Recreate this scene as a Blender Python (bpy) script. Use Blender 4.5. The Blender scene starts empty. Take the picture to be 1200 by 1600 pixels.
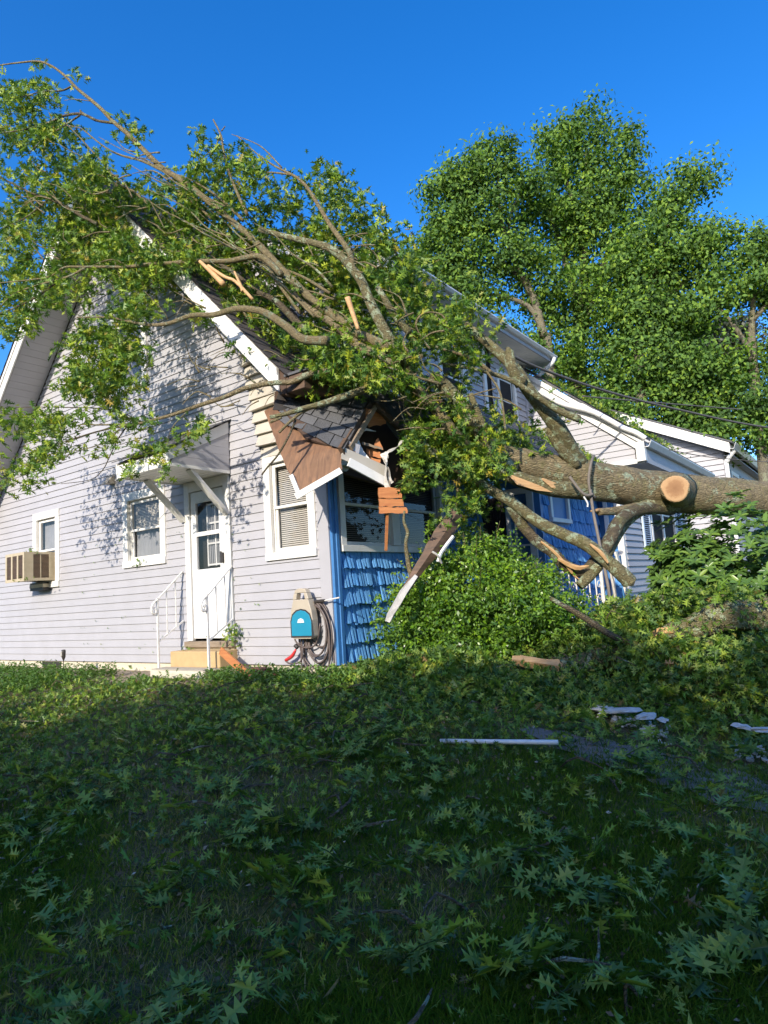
import bpy, math, random
import numpy as np
from mathutils import Vector, Matrix, noise as mnoise
random.seed(7); rng = np.random.default_rng(7)
scene = bpy.context.scene
COL = scene.collection
# ------------------------------------------------------------------ camera, sky, sun, exposure
CAM = np.array([5.177, -5.995, 0.83])
R_ = np.array([[0.8028, -0.1226, -0.5835], [0.5927, 0.0577, 0.8033], [-0.0648, -0.9908, 0.119]])
FPX = 1030.0
cd = bpy.data.cameras.new('camera'); cam = bpy.data.objects.new('camera', cd); COL.objects.link(cam)
cd.sensor_fit = 'VERTICAL'; cd.sensor_height = 36.0; cd.lens = FPX / 1600.0 * 36.0
cd.clip_start = 0.05; cd.clip_end = 2000
M = Matrix(((R_[0][0], -R_[0][1], -R_[0][2], CAM[0]), (R_[1][0], -R_[1][1], -R_[1][2], CAM[1]),
            (R_[2][0], -R_[2][1], -R_[2][2], CAM[2]), (0, 0, 0, 1)))
cam.matrix_world = M
scene.camera = cam
SUN_TO = np.array([0.20, -1.0, 0.465]); SUN_TO /= np.linalg.norm(SUN_TO)
sd = bpy.data.lights.new('sun', 'SUN'); sd.energy = 4.0; sd.angle = math.radians(0.53); sd.color = (1.0, 0.91, 0.77)
sun = bpy.data.objects.new('sun', sd); COL.objects.link(sun)
sun.rotation_euler = Vector(SUN_TO).to_track_quat('Z', 'Y').to_euler()
world = bpy.data.worlds.new('World'); scene.world = world; world.use_nodes = True
wn = world.node_tree.nodes; wl = world.node_tree.links
bg = wn['Background']; bg.inputs['Strength'].default_value = 0.15
sky = wn.new('ShaderNodeTexSky'); sky.sky_type = 'NISHITA'; sky.sun_disc = False
sky.sun_elevation = math.asin(SUN_TO[2]); sky.sun_rotation = math.atan2(SUN_TO[0], SUN_TO[1])
sky.air_density = 1.0; sky.dust_density = 1.2; sky.ozone_density = 4.0; sky.altitude = 0
hs = wn.new('ShaderNodeHueSaturation'); hs.inputs['Hue'].default_value = .509; hs.inputs['Saturation'].default_value = 1.32; hs.inputs['Value'].default_value = 1.45
wl.new(sky.outputs[0], hs.inputs['Color']); wl.new(hs.outputs[0], bg.inputs['Color'])
vs = scene.view_settings; vs.view_transform = 'Standard'; vs.look = 'None'; vs.exposure = 0.5; vs.gamma = 1.0
vs.use_curve_mapping = False
scene.render.engine = 'CYCLES'

# ------------------------------------------------------------------ helpers
def ray(px, py): return R_ @ np.array([px - 600.0, py - 800.0, FPX])
def at(px, py, d): return CAM + ray(px, py) / FPX * d        # a point seen at (px,py), d metres in front of the lens
def onZ(px, py, z): r = ray(px, py); return CAM + r * ((z - CAM[2]) / r[2])
def onX(px, py, x): r = ray(px, py); return CAM + r * ((x - CAM[0]) / r[0])
def onY(px, py, y): r = ray(px, py); return CAM + r * ((y - CAM[1]) / r[1])

def props(o, label=None, cat=None, group=None, kind=None):
    if label: o['label'] = label
    if cat: o['category'] = cat
    if group: o['group'] = group
    if kind: o['kind'] = kind
    return o
def empty(name, loc, label, cat, group=None, parent=None, rz=0):
    o = bpy.data.objects.new(name, None); COL.objects.link(o); o.empty_display_size = .1
    o.location = loc; o.rotation_euler = (0, 0, rz)
    return props(o, label, cat, group)
def wloc(o):
    p = np.zeros(3)
    while o is not None: p = p + np.array(o.location); o = o.parent
    return p

class MB:
    def __init__(s): s.v = []; s.f = []; s.uv = []; s.smooth = False
    def add(s, vs_, fs):
        b = len(s.v); s.v += [tuple(map(float, q)) for q in vs_]; s.f += [tuple(i + b for i in q) for q in fs]; return s
    def box(s, x0, x1, y0, y1, z0, z1, F=None):
        P = [(x0, y0, z0), (x1, y0, z0), (x1, y1, z0), (x0, y1, z0), (x0, y0, z1), (x1, y0, z1), (x1, y1, z1), (x0, y1, z1)]
        if F is not None: P = [F(*p) for p in P]
        return s.add(P, [(0, 3, 2, 1), (4, 5, 6, 7), (0, 1, 5, 4), (1, 2, 6, 5), (2, 3, 7, 6), (3, 0, 4, 7)])
    def prism(s, pts, d):                       # polygon (3-d points) pushed by vector d
        n = len(pts); P = [np.array(p, float) for p in pts]; Q = [p + np.array(d) for p in P]
        return s.add(P + Q, [tuple(range(n))[::-1], tuple(range(n, 2 * n))] + [(i, (i + 1) % n, n + (i + 1) % n, n + i) for i in range(n)])
    def bar(s, a, b, w, h, up=(0, 0, 1)):
        a = np.array(a, float); b = np.array(b, float); t = b - a; t /= np.linalg.norm(t)
        u = np.cross(t, up if abs(t @ np.array(up, float)) < .98 else (1, 0, 0)); u /= np.linalg.norm(u); v = np.cross(u, t)
        P = [p + u * sx * w / 2 + v * sz * h / 2 for p in (a, b) for sx, sz in ((-1, -1), (1, -1), (1, 1), (-1, 1))]
        return s.add(P, [(0, 1, 2, 3), (7, 6, 5, 4), (0, 4, 5, 1), (1, 5, 6, 2), (2, 6, 7, 3), (3, 7, 4, 0)])
    def tube(s, pts, rad, n=10, rough=0.0, cap=True, sub=4, seed=0, wav=0.0):
        P, Rr = smooth_path(pts, rad, sub)
        m = len(P); ln = 0; T0 = None; rings = []; rg = np.random.default_rng(seed + int(abs(P[0][0]) * 997) % 10000)
        ang = np.arange(n) * 2 * math.pi / n
        prof = 1 + rough * rg.normal(size=n) * .5
        base = len(s.v)
        for i in range(m):
            t = P[min(i + 1, m - 1)] - P[max(i - 1, 0)]; t = t / (np.linalg.norm(t) + 1e-9)
            if T0 is None:
                u = np.cross(t, (0.3, 0.2, 1.0)); u /= np.linalg.norm(u)
            else:
                u = T0 - t * (T0 @ t); u /= (np.linalg.norm(u) + 1e-9)
            T0 = u; v = np.cross(t, u)
            rr = Rr[i] * prof * (1 + rough * rg.normal(size=n) * .35) * (1 + wav * math.sin(i * .9 + seed))
            for k in range(n):
                s.v.append(tuple(P[i] + u * math.cos(ang[k]) * rr[k] + v * math.sin(ang[k]) * rr[k]))
            if i < m - 1:
                for k in range(n):
                    a = base + i * n + k; b = base + i * n + (k + 1) % n
                    s.f.append((a, b, b + n, a + n))
        if cap:
            s.f.append(tuple(base + k for k in range(n))[::-1]); s.f.append(tuple(base + (m - 1) * n + k for k in range(n)))
        return s
    def lathe(s, c, prof, n=14, F=None):
        b = len(s.v)
        for (r, z) in prof:
            for k in range(n):
                a = k * 2 * math.pi / n; p = (c[0] + r * math.cos(a), c[1] + r * math.sin(a), c[2] + z)
                s.v.append(p if F is None else tuple(F(*p)))
        for i in range(len(prof) - 1):
            for k in range(n):
                a = b + i * n + k; q = b + i * n + (k + 1) % n; s.f.append((a, q, q + n, a + n))
        s.f.append(tuple(b + k for k in range(n))[::-1]); s.f.append(tuple(b + (len(prof) - 1) * n + k for k in range(n)))
        return s
    def build(s, name, mat, parent=None, smooth=False, bevel=0.0, local=False):
        off = np.zeros(3) if (parent is None or local) else wloc(parent)
        me = bpy.data.meshes.new(name)
        me.from_pydata([tuple(np.array(v) - off) for v in s.v], [], s.f)
        me.materials.append(mat)
        if smooth or s.smooth: me.polygons.foreach_set('use_smooth', [True] * len(me.polygons))
        me.update()
        o = bpy.data.objects.new(name, me); COL.objects.link(o)
        if parent is not None: o.parent = parent
        if bevel:
            bm_ = o.modifiers.new('bevel', 'BEVEL'); bm_.width = bevel; bm_.segments = 2; bm_.limit_method = 'ANGLE'
        return o

def smooth_path(pts, rad, sub):
    P = [np.array(p, float) for p in pts]; n = len(P)
    if np.isscalar(rad): rad = [rad] * n
    if len(rad) != n: rad = list(np.interp(np.linspace(0, 1, n), np.linspace(0, 1, len(rad)), rad))
    if sub <= 1 or n < 3: return P, list(rad)
    O = []; Q = []
    for i in range(n - 1):
        p0 = P[max(i - 1, 0)]; p1 = P[i]; p2 = P[i + 1]; p3 = P[min(i + 2, n - 1)]
        for k in range(sub):
            t = k / sub
            O.append(0.5 * ((2 * p1) + (-p0 + p2) * t + (2 * p0 - 5 * p1 + 4 * p2 - p3) * t * t + (-p0 + 3 * p1 - 3 * p2 + p3) * t ** 3))
            Q.append(rad[i] * (1 - t) + rad[i + 1] * t)
    O.append(P[-1]); Q.append(rad[-1])
    return O, Q

def mesh_np(name, V, F_list, mat, parent=None, tint=None, kind=None, smooth=False, attr2=None):
    """V (n,3) ; F_list list of (m,k) index arrays ; tint per-vertex float"""
    me = bpy.data.meshes.new(name)
    off = np.zeros(3) if parent is None else wloc(parent)
    me.vertices.add(len(V)); me.vertices.foreach_set('co', (V - off).astype(np.float32).ravel())
    loops = np.concatenate([f.ravel() for f in F_list]); tot = np.concatenate([np.full(len(f), f.shape[1]) for f in F_list])
    st = np.concatenate([[0], np.cumsum(tot)[:-1]])
    me.loops.add(len(loops)); me.loops.foreach_set('vertex_index', loops.astype(np.int32))
    me.polygons.add(len(tot)); me.polygons.foreach_set('loop_start', st.astype(np.int32)); me.polygons.foreach_set('loop_total', tot.astype(np.int32))
    if smooth: me.polygons.foreach_set('use_smooth', np.ones(len(tot), bool))
    if tint is not None:
        a = me.attributes.new('tint', 'FLOAT', 'POINT'); a.data.foreach_set('value', tint.astype(np.float32))
    me.materials.append(mat); me.update(); me.validate()
    o = bpy.data.objects.new(name, me); COL.objects.link(o)
    if parent is not None: o.parent = parent
    if kind: o['kind'] = kind
    return o

# ------------------------------------------------------------------ materials
class NT:
    def __init__(s, name):
        s.m = bpy.data.materials.new(name); s.m.use_nodes = True; s.t = s.m.node_tree; s.n = s.t.nodes; s.l = s.t.links
        s.b = s.n['Principled BSDF']; s.out = s.n['Material Output']
    def new(s, t, **k):
        q = s.n.new(t)
        for a, b in k.items(): setattr(q, a, b)
        return q
    def coord(s, kind='Object', scale=(1, 1, 1), rot=(0, 0, 0)):
        if kind == 'World': o = s.new('ShaderNodeNewGeometry').outputs['Position']
        else: o = s.new('ShaderNodeTexCoord').outputs[kind]
        mp = s.new('ShaderNodeMapping'); mp.inputs['Scale'].default_value = scale; mp.inputs['Rotation'].default_value = rot
        s.l.new(o, mp.inputs[0]); return mp.outputs[0]
    def noise(s, vec, scale, detail=4, rough=.55, dist=0.0):
        q = s.new('ShaderNodeTexNoise'); q.inputs['Scale'].default_value = scale; q.inputs['Detail'].default_value = detail
        q.inputs['Roughness'].default_value = rough; q.inputs['Distortion'].default_value = dist
        s.l.new(vec, q.inputs['Vector']); return q.outputs['Fac']
    def ramp(s, fac, stops, interp='LINEAR'):
        q = s.new('ShaderNodeValToRGB'); e = q.color_ramp.elements; q.color_ramp.interpolation = interp
        while len(e) < len(stops): e.new(.5)
        for i, (p, c) in enumerate(stops):
            e[i].position = p; e[i].color = (c[0], c[1], c[2], 1) if not np.isscalar(c) else (c, c, c, 1)
        s.l.new(fac, q.inputs[0]); return q.outputs[0]
    def mix(s, fac, a, b, mode='MIX'):
        q = s.new('ShaderNodeMix', data_type='RGBA', blend_type=mode)
        for sock, val in ((q.inputs[0], fac), (q.inputs[6], a), (q.inputs[7], b)):
            if isinstance(val, bpy.types.NodeSocket): s.l.new(val, sock)
            elif np.isscalar(val): sock.default_value = val if sock == q.inputs[0] else (val, val, val, 1)
            else: sock.default_value = (*val, 1)
        return q.outputs[2]
    def math(s, op, a, b=0.0):
        q = s.new('ShaderNodeMath', operation=op)
        for sock, val in ((q.inputs[0], a), (q.inputs[1], b)):
            if isinstance(val, bpy.types.NodeSocket): s.l.new(val, sock)
            else: sock.default_value = val
        return q.outputs[0]
    def bump(s, h, strength=.3, dist=.01):
        q = s.new('ShaderNodeBump'); q.inputs['Strength'].default_value = strength; q.inputs['Distance'].default_value = dist
        s.l.new(h, q.inputs['Height']); s.l.new(q.outputs[0], s.b.inputs['Normal'])
    def col(s, c):
        if isinstance(c, bpy.types.NodeSocket): s.l.new(c, s.b.inputs['Base Color'])
        else: s.b.inputs['Base Color'].default_value = (*c, 1)
        return s
    def rough(s, r):
        if isinstance(r, bpy.types.NodeSocket): s.l.new(r, s.b.inputs['Roughness'])
        else: s.b.inputs['Roughness'].default_value = r
        return s
def objrand(t): return t.new('ShaderNodeObjectInfo').outputs['Random']
def tint_attr(t):
    q = t.new('ShaderNodeAttribute'); q.attribute_name = 'tint'; return q.outputs['Fac']

def m_paint(name, c, c2=None, scale=6, rough=.5, bump=.05, var=.06, grime=True):
    t = NT(name); v = t.coord('World'); n1 = t.noise(v, scale, 5); n2 = t.noise(v, scale * 12, 3)
    c2 = c2 or tuple(x * .8 for x in c)
    q = t.mix(t.ramp(n1, [(.35, 0), (.75, 1)]), c, tuple(a * .55 + b * .45 for a, b in zip(c, c2)))
    if grime: q = t.mix(t.ramp(n2, [(.62, 0), (.8, .5)]), q, c2)
    r = objrand(t); q = t.mix(t.math('MULTIPLY', r, var * 3), q, tuple(x * .7 for x in c))
    t.col(q).rough(rough); t.bump(n2, bump, .004); return t.m
MAT = {}
MAT['siding'] = m_paint('lilac_grey_vinyl', (.44, .43, .452), (.36, .35, .36), 3, .55, .04, .05)
MAT['cream'] = m_paint('cream_vinyl', (.56, .51, .43), (.42, .38, .31), 5, .55, .04, .08)
MAT['white'] = m_paint('white_paint', (.80, .78, .74), (.62, .60, .54), 7, .45, .05, .03)
MAT['white_metal'] = m_paint('white_coated_metal', (.82, .81, .79), (.6, .58, .52), 9, .3, .03, .02)
MAT['iron_white'] = m_paint('white_painted_iron', (.78, .77, .75), (.5, .4, .3), 20, .4, .06, .02)
MAT['blue_trim'] = m_paint('blue_paint', (.06, .22, .50), (.04, .14, .34), 9, .5, .05, .04)
MAT['foundation'] = m_paint('cream_masonry', (.66, .60, .47), (.4, .35, .27), 14, .9, .5, .02)
MAT['concrete'] = m_paint('weathered_concrete', (.46, .42, .35), (.3, .26, .2), 12, .9, .5, .02)
MAT['tan'] = m_paint('tan_painted_block', (.55, .38, .19), (.42, .28, .13), 12, .8, .3, .02)
MAT['ac'] = m_paint('beige_enamel', (.55, .46, .31), (.36, .28, .17), 12, .5, .05, .02)
MAT['dark_metal'] = m_paint('dark_metal', (.035, .032, .03), (.07, .05, .04), 12, .5, .05, .02)
MAT['dark'] = m_paint('unlit_interior', (.02, .018, .016), (.01, .01, .01), 4, .9, 0, 0)  # near-black puts the dark of unlit rooms into the colour
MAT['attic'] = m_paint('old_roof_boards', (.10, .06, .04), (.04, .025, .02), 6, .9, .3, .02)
MAT['blind_brown'] = m_paint('brown_blind', (.24, .19, .16), (.15, .12, .1), 5, .6, 0, .03)
MAT['shutter_dark'] = m_paint('dark_brown_slats', (.045, .03, .03), (.02, .015, .015), 8, .6, .1, .1)
MAT['shutter_blue'] = m_paint('pale_blue_shutter', (.50, .60, .72), (.4, .48, .58), 8, .5, .1, .05)
MAT['brick'] = m_paint('dark_red_brick', (.16, .06, .045), (.09, .04, .035), 14, .85, .4, .1)
MAT['blind'] = m_paint('cream_blind', (.62, .58, .5), (.5, .46, .4), 5, .6, 0, .03)
MAT['curtain'] = m_paint('grey_curtain', (.34, .34, .35), (.2, .2, .2), 5, .8, 0, .03)
MAT['reel_body'] = m_paint('beige_plastic', (.50, .43, .33), (.4, .34, .26), 9, .45, .03, 0)
MAT['reel_blue'] = m_paint('teal_plastic', (.02, .26, .40), (.02, .2, .3), 9, .35, .03, 0)
MAT['hose'] = m_paint('brown_rubber_hose', (.13, .10, .09), (.08, .06, .055), 15, .45, .03, 0)
MAT['red'] = m_paint('red_plastic', (.6, .04, .04), (.4, .03, .03), 15, .4, .03, 0)
MAT['rope'] = m_paint('grey_cable', (.20, .17, .14), (.1, .09, .08), 20, .8, .3, 0)
MAT['wire'] = m_paint('overhead_wire', (.12, .11, .10), (.07, .07, .07), 9, .7, .1, 0)
MAT['torn'] = m_paint('torn_white_flashing', (.60, .57, .52), (.22, .19, .15), 16, .5, .25, 0)

def m_wood(name, a, b, rot=(0, 0, 0), scale=(2, 2, 30), bump=.3, rough=.7):
    t = NT(name); v = t.coord('Object', scale, rot); n = t.noise(v, 1.6, 6, .65, .6)
    v2 = t.coord('World'); n2 = t.noise(v2, 5, 3)
    c = t.mix(t.ramp(n, [(.3, 0), (.7, 1)]), a, b)
    c = t.mix(t.ramp(n2, [(.5, 0), (.8, .6)]), c, tuple(x * .6 for x in a))
    t.col(c).rough(rough); t.bump(n, bump, .006); return t.m
MAT['ply'] = m_wood('weathered_brown_plywood', (.30, .15, .07), (.10, .05, .028), (0, -.75, 0), (16, 3, 2.2), .15)
MAT['orange_wood'] = m_wood('fresh_orange_board', (.62, .26, .09), (.42, .14, .05), (0, 0, 0), (2, 2, 22), .35)
MAT['split'] = m_wood('fresh_split_wood', (.66, .42, .2), (.5, .27, .11), (0, 1.2, 0), (3, 3, 40), .5)
MAT['grey_wood'] = m_wood('weathered_grey_wood', (.34, .27, .2), (.2, .15, .1), (0, 1.57, 0), (3, 3, 22), .3)
MAT['brown_beam'] = m_wood('dark_brown_beam', (.17, .10, .06), (.07, .045, .03), (0, .5, 0), (3, 3, 14), .5)

def m_shingle_blue():
    t = NT('blue_cedar_shingle'); v = t.coord('World', (1, 30, 2)); n = t.noise(v, 2.2, 4, .6)
    c = t.mix(t.ramp(n, [(.3, 0), (.7, 1)]), (.12, .36, .72), (.045, .20, .50))
    c = t.mix(t.math('MULTIPLY', objrand(t), .4), c, (.22, .50, .80))
    t.col(c).rough(.6); t.bump(n, .5, .006); return t.m
MAT['blue_shingle'] = m_shingle_blue()
def m_roof(name, a, b):
    t = NT(name); v = t.coord('World'); n = t.noise(v, 90, 3, .7); n2 = t.noise(v, 2.5, 4)
    c = t.mix(t.ramp(n, [(.35, 0), (.65, 1)]), a, b); c = t.mix(t.ramp(n2, [(.4, 0), (.7, .5)]), c, tuple(x * .6 for x in a))
    c = t.mix(t.math('MULTIPLY', objrand(t), .35), c, tuple(x * 1.7 for x in b))
    t.col(c).rough(.95); t.bump(n, .5, .004); return t.m
MAT['roof'] = m_roof('grey_asphalt_shingle', (.055, .055, .06), (.13, .13, .135))
MAT['roof2'] = m_roof('brown_asphalt_shingle', (.05, .04, .038), (.10, .085, .08))

def m_bark(name, a, b, lich=(.30, .36, .20), amt=.5, sc=1.0, rz=-1.0, st=.2):
    t = NT(name); v = t.coord('World', (1, 1, 1), (0, 0, rz)); mq = t.new('ShaderNodeMapping'); mq.inputs['Scale'].default_value = (st, 1, 1); t.l.new(v, mq.inputs[0]); vS = mq.outputs[0]; n = t.noise(vS, 24 * sc, 6, .7, .8); n3 = t.noise(v, 4 * sc, 4, .6)
    vo = t.new('ShaderNodeTexVoronoi', feature='DISTANCE_TO_EDGE'); vo.inputs['Scale'].default_value = 46 * sc
    t.l.new(vS, vo.inputs['Vector'])
    ed = t.ramp(vo.outputs['Distance'], [(0, 0), (.18, 1)])
    c = t.mix(t.ramp(n, [(.3, 0), (.68, 1)]), a, b)
    c = t.mix(t.math('MULTIPLY', t.math('MULTIPLY', t.ramp(vo.outputs['Distance'], [(0, 1), (.16, 0)]), .55), t.ramp(n3, [(.35, .2), (.65, 1)])), c, tuple(x * .4 for x in a))
    spot = t.ramp(t.noise(v, 8 * sc, 7, .72, .4), [(.53, 0), (.56, 1)])
    m_ = t.math('MULTIPLY', spot, t.ramp(n3, [(.62 - amt * .35, 0), (.72 - amt * .35, 1)]))
    c = t.mix(m_, c, lich)
    n5 = t.noise(v, 7 * sc, 5, .7)
    c = t.mix(t.ramp(n5, [(.5, 0), (.75, .55)]), c, (.20, .20, .05))
    t.col(c).rough(.9)
    h = t.mix(.35, n, ed); t.bump(h, 1.0, .028); return t.m
MAT['bark'] = m_bark('grey_oak_bark', (.15, .118, .062), (.36, .28, .155), (.34, .38, .25), .3)
MAT['bark_lichen'] = m_bark('lichened_oak_bark', (.13, .11, .052), (.29, .245, .12), (.38, .43, .27), .75, 1.2)
MAT['bark_thin'] = m_bark('thin_twig_bark', (.20, .15, .075), (.38, .30, .15), (.30, .32, .2), .4, 1.6)
MAT['bark_dark'] = m_bark('dark_oak_bark', (.07, .052, .032), (.17, .13, .075), (.28, .32, .22), .4)
MAT['bark_far'] = m_bark('pale_far_bark', (.13, .115, .085), (.24, .21, .15), (.26, .27, .18), .2, .5)

def m_leaf(name, stops, rough=.42, trans=.25, spec=.5):
    t = NT(name); a = tint_attr(t)
    c = t.ramp(a, stops)
    g = t.new('ShaderNodeNewGeometry')
    c2 = t.mix(t.math('MULTIPLY', g.outputs['Backfacing'], .3), c, (.15, .22, .10))
    t.col(c2).rough(rough); t.b.inputs['Specular IOR Level'].default_value = spec
    tr = t.new('ShaderNodeBsdfTranslucent'); cc = t.mix(.5, c, (.16, .30, .03)); t.l.new(cc, tr.inputs['Color'])
    mx = t.new('ShaderNodeMixShader'); mx.inputs[0].default_value = trans
    t.l.new(t.b.outputs[0], mx.inputs[1]); t.l.new(tr.outputs[0], mx.inputs[2]); t.l.new(mx.outputs[0], t.out.inputs[0]); return t.m
MAT['oak_leaf'] = m_leaf('pin_oak_leaf', [(0, (.03, .085, .016)), (.3, (.085, .19, .022)), (.6, (.20, .33, .028)), (.93, (.42, .50, .035)), (1, (.42, .30, .05))], .45, .3, .4)
MAT['litter_leaf'] = m_leaf('fallen_oak_leaf', [(0, (.03, .07, .010)), (.3, (.09, .19, .02)), (.65, (.22, .36, .04)), (.93, (.46, .54, .07)), (1, (.24, .14, .06))], .42, .3, .4)
MAT['far_leaf'] = m_leaf('distant_oak_leaf', [(0, (.012, .045, .008)), (.4, (.06, .155, .016)), (.75, (.19, .33, .025)), (1, (.32, .46, .035))], .65, .3, .15)
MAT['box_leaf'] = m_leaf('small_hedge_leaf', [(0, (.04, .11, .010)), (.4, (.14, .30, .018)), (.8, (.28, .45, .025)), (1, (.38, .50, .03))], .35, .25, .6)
MAT['rhodo_leaf'] = m_leaf('broad_evergreen_leaf', [(0, (.03, .08, .012)), (.5, (.09, .2, .018)), (.9, (.19, .33, .025)), (1, (.3, .42, .05))], .33, .25, .5)
MAT['weed_leaf'] = m_leaf('weed_leaf', [(0, (.05, .13, .015)), (.5, (.10, .24, .02)), (1, (.19, .32, .03))], .5, .3)
MAT['grass'] = m_leaf('lawn_grass', [(0, (.05, .10, .008)), (.5, (.13, .21, .014)), (.85, (.26, .27, .04)), (1, (.42, .32, .14))], .8, .35, .05)

def m_glass():
    t = NT('window_glass'); tr = t.new('ShaderNodeBsdfTransparent'); tr.inputs[0].default_value = (.86, .86, .87, 1)
    gl = t.new('ShaderNodeBsdfGlossy'); gl.inputs['Roughness'].default_value = .03; gl.inputs[0].default_value = (.9, .95, 1, 1)
    fr = t.new('ShaderNodeLayerWeight'); fr.inputs[0].default_value = .5
    f2 = t.math('ADD', t.math('MULTIPLY', t.math('POWER', fr.outputs['Facing'], 3.5), .4), .035)
    mx = t.new('ShaderNodeMixShader'); t.l.new(f2, mx.inputs[0]); t.l.new(tr.outputs[0], mx.inputs[1]); t.l.new(gl.outputs[0], mx.inputs[2])
    t.l.new(mx.outputs[0], t.out.inputs[0]); t.n.remove(t.b); return t.m
MAT['glass'] = m_glass()

def m_ground():
    t = NT('lawn_soil'); v = t.coord('World'); a = t.noise(v, .9, 6, .65); b = t.noise(v, 14, 5, .7); c = t.noise(v, 60, 3)
    g = t.mix(t.ramp(b, [(.35, 0), (.65, 1)]), (.04, .055, .010), (.12, .11, .028))
    d = t.mix(t.ramp(c, [(.35, 0), (.62, 1)]), (.03, .02, .009), (.20, .15, .085))
    q = t.mix(t.ramp(a, [(.47, 0), (.60, 1)]), g, d)
    # bare strip of earth along the foot of the gable wall
    sx = t.new('ShaderNodeSeparateXYZ'); gp = t.new('ShaderNodeNewGeometry'); t.l.new(gp.outputs['Position'], sx.inputs[0])
    yy = t.math('ADD', sx.outputs['Y'], t.math('MULTIPLY', b, .35))
    st = t.math('MULTIPLY', t.math('GREATER_THAN', yy, -.75), t.math('LESS_THAN', sx.outputs['X'], .3))
    q = t.mix(st, q, t.mix(t.ramp(c, [(.3, 0), (.7, 1)]), (.26, .2, .13), (.42, .34, .24)))
    t.col(q).rough(.95); t.bump(t.mix(.5, b, c), .9, .03); return t.m
MAT['ground'] = m_ground()
MAT['gravel'] = m_paint('grey_gravel', (.22, .19, .17), (.1, .09, .08), 40, .95, .8, .1)
MAT['stone'] = m_paint('chipped_white_stone', (.60, .58, .54), (.22, .2, .18), 16, .85, .7, .1)

def m_cut():
    t = NT('sawn_oak_end'); v = t.coord('Object'); 
    w = t.new('ShaderNodeTexWave', wave_type='RINGS', rings_direction='Z', wave_profile='SAW'); w.inputs['Scale'].default_value = 26; w.inputs['Distortion'].default_value = 2.5
    t.l.new(v, w.inputs['Vector'])
    sx = t.new('ShaderNodeVectorMath', operation='LENGTH'); t.l.new(v, sx.inputs[0])
    n = t.noise(v, 60, 4); ln = t.math('ADD', sx.outputs['Value'], t.math('MULTIPLY', t.math('SUBTRACT', t.noise(v, 14, 6, .7, 1.5), .5), .16))
    base = t.ramp(ln, [(.0, (.24, .12, .055)), (.09, (.32, .17, .08)), (.13, (.46, .28, .14)), (.2, (.52, .34, .18))])
    c = t.mix(t.math('MULTIPLY', w.outputs['Fac'], .25), base, (.42, .24, .11))
    t.col(c).rough(.85); t.bump(n, .3, .004); return t.m
MAT['cut'] = m_cut()

# ------------------------------------------------------------------ ground height
def sstep(t): t = np.clip(t, 0, 1); return t * t * (3 - 2 * t)
def qdist(x, y, x1, y0): return np.hypot(np.maximum(x - x1, 0), np.maximum(y0 - y, 0))
def gz(x, y):
    x = np.asarray(x, float); y = np.asarray(y, float)
    d = np.minimum(qdist(x, y, 0, 0), qdist(x, y, 1.3, 3.9))
    w = .018 * np.sin(2.3 * x + 1.1 * y) * np.cos(1.7 * y - .6 * x) + .012 * np.sin(5.1 * x) * np.sin(4.3 * y + 1)
    return -.125 - .5 * sstep((d - .45) / 6.0) + w * sstep((d - .2) / .6)

def _dry():
    t = NT('dry_leaf_bits'); t.col(t.ramp(tint_attr(t), [(0, (.05, .03, .015)), (.6, (.20, .13, .07)), (.93, (.38, .27, .16)), (1, (.6, .55, .48))])).rough(.8); return t.m
MAT['dry'] = _dry()
MAT['purple_leaf'] = m_leaf('dark_purple_leaf', [(0, (.012, .01, .012)), (.6, (.03, .018, .02)), (1, (.05, .05, .03))], .5, .15)
# ------------------------------------------------------------------ ground
def axis(segs):
    o = []
    for a, b, s in segs: o += list(np.arange(a, b, s))
    return np.array(o + [segs[-1][1]])
gx = axis([(-400, -40, 40), (-40, -12, 2), (-12, 9, .12), (9, 40, 2), (40, 400, 40)])
gy = axis([(-400, -40, 40), (-40, -8, 2), (-8, 8, .12), (8, 40, 2), (40, 400, 40)])
GX, GY = np.meshgrid(gx, gy); GZ = gz(GX, GY)
near = (np.abs(GX) < 11) & (np.abs(GY) < 8)
GZ = GZ + near * rng.normal(size=GX.shape) * .006
V = np.stack([GX, GY, GZ], -1).reshape(-1, 3); nx = len(gx); ny = len(gy)
I = (np.arange(ny - 1)[:, None] * nx + np.arange(nx - 1)[None]).ravel()
props(mesh_np('ground', V, [np.stack([I, I + 1, I + nx + 1, I + nx], 1)], MAT['ground'], smooth=True), kind='structure')

# gravel path, a strip that follows the ground
pa = [onZ(820, 1128, -.25), onZ(1000, 1150, -.27), onZ(1190, 1185, -.3)]
d_ = (pa[-1] - pa[0]); ext = pa[-1] + d_ * 2.2
pts = [pa[0], pa[1], pa[2], ext]; P, _ = smooth_path(pts, [.1, .1, .1, .1], 12)
pv = []; pf = []
for i, p in enumerate(P):
    t = (P[min(i + 1, len(P) - 1)] - P[max(i - 1, 0)]); nrm = np.array([-t[1], t[0], 0]); nrm /= np.linalg.norm(nrm)
    wd = .30 * min(1, .25 + i / 14.0)
    for k in range(9):
        q = p + nrm * ((k / 8 - .5) * 2 * wd * (1 + .15 * math.sin(i * 1.7 + k)))
        pv.append((q[0], q[1], float(gz(q[0], q[1])) + .012 + .008 * math.sin(i * 2.1 + k * 3)))
    if i:
        for k in range(8):
            a = (i - 1) * 9 + k; pf.append((a, a + 1, a + 10, a + 9))
props(MB().add(pv, pf).build('path', MAT['gravel'], smooth=True), kind='structure')

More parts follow.
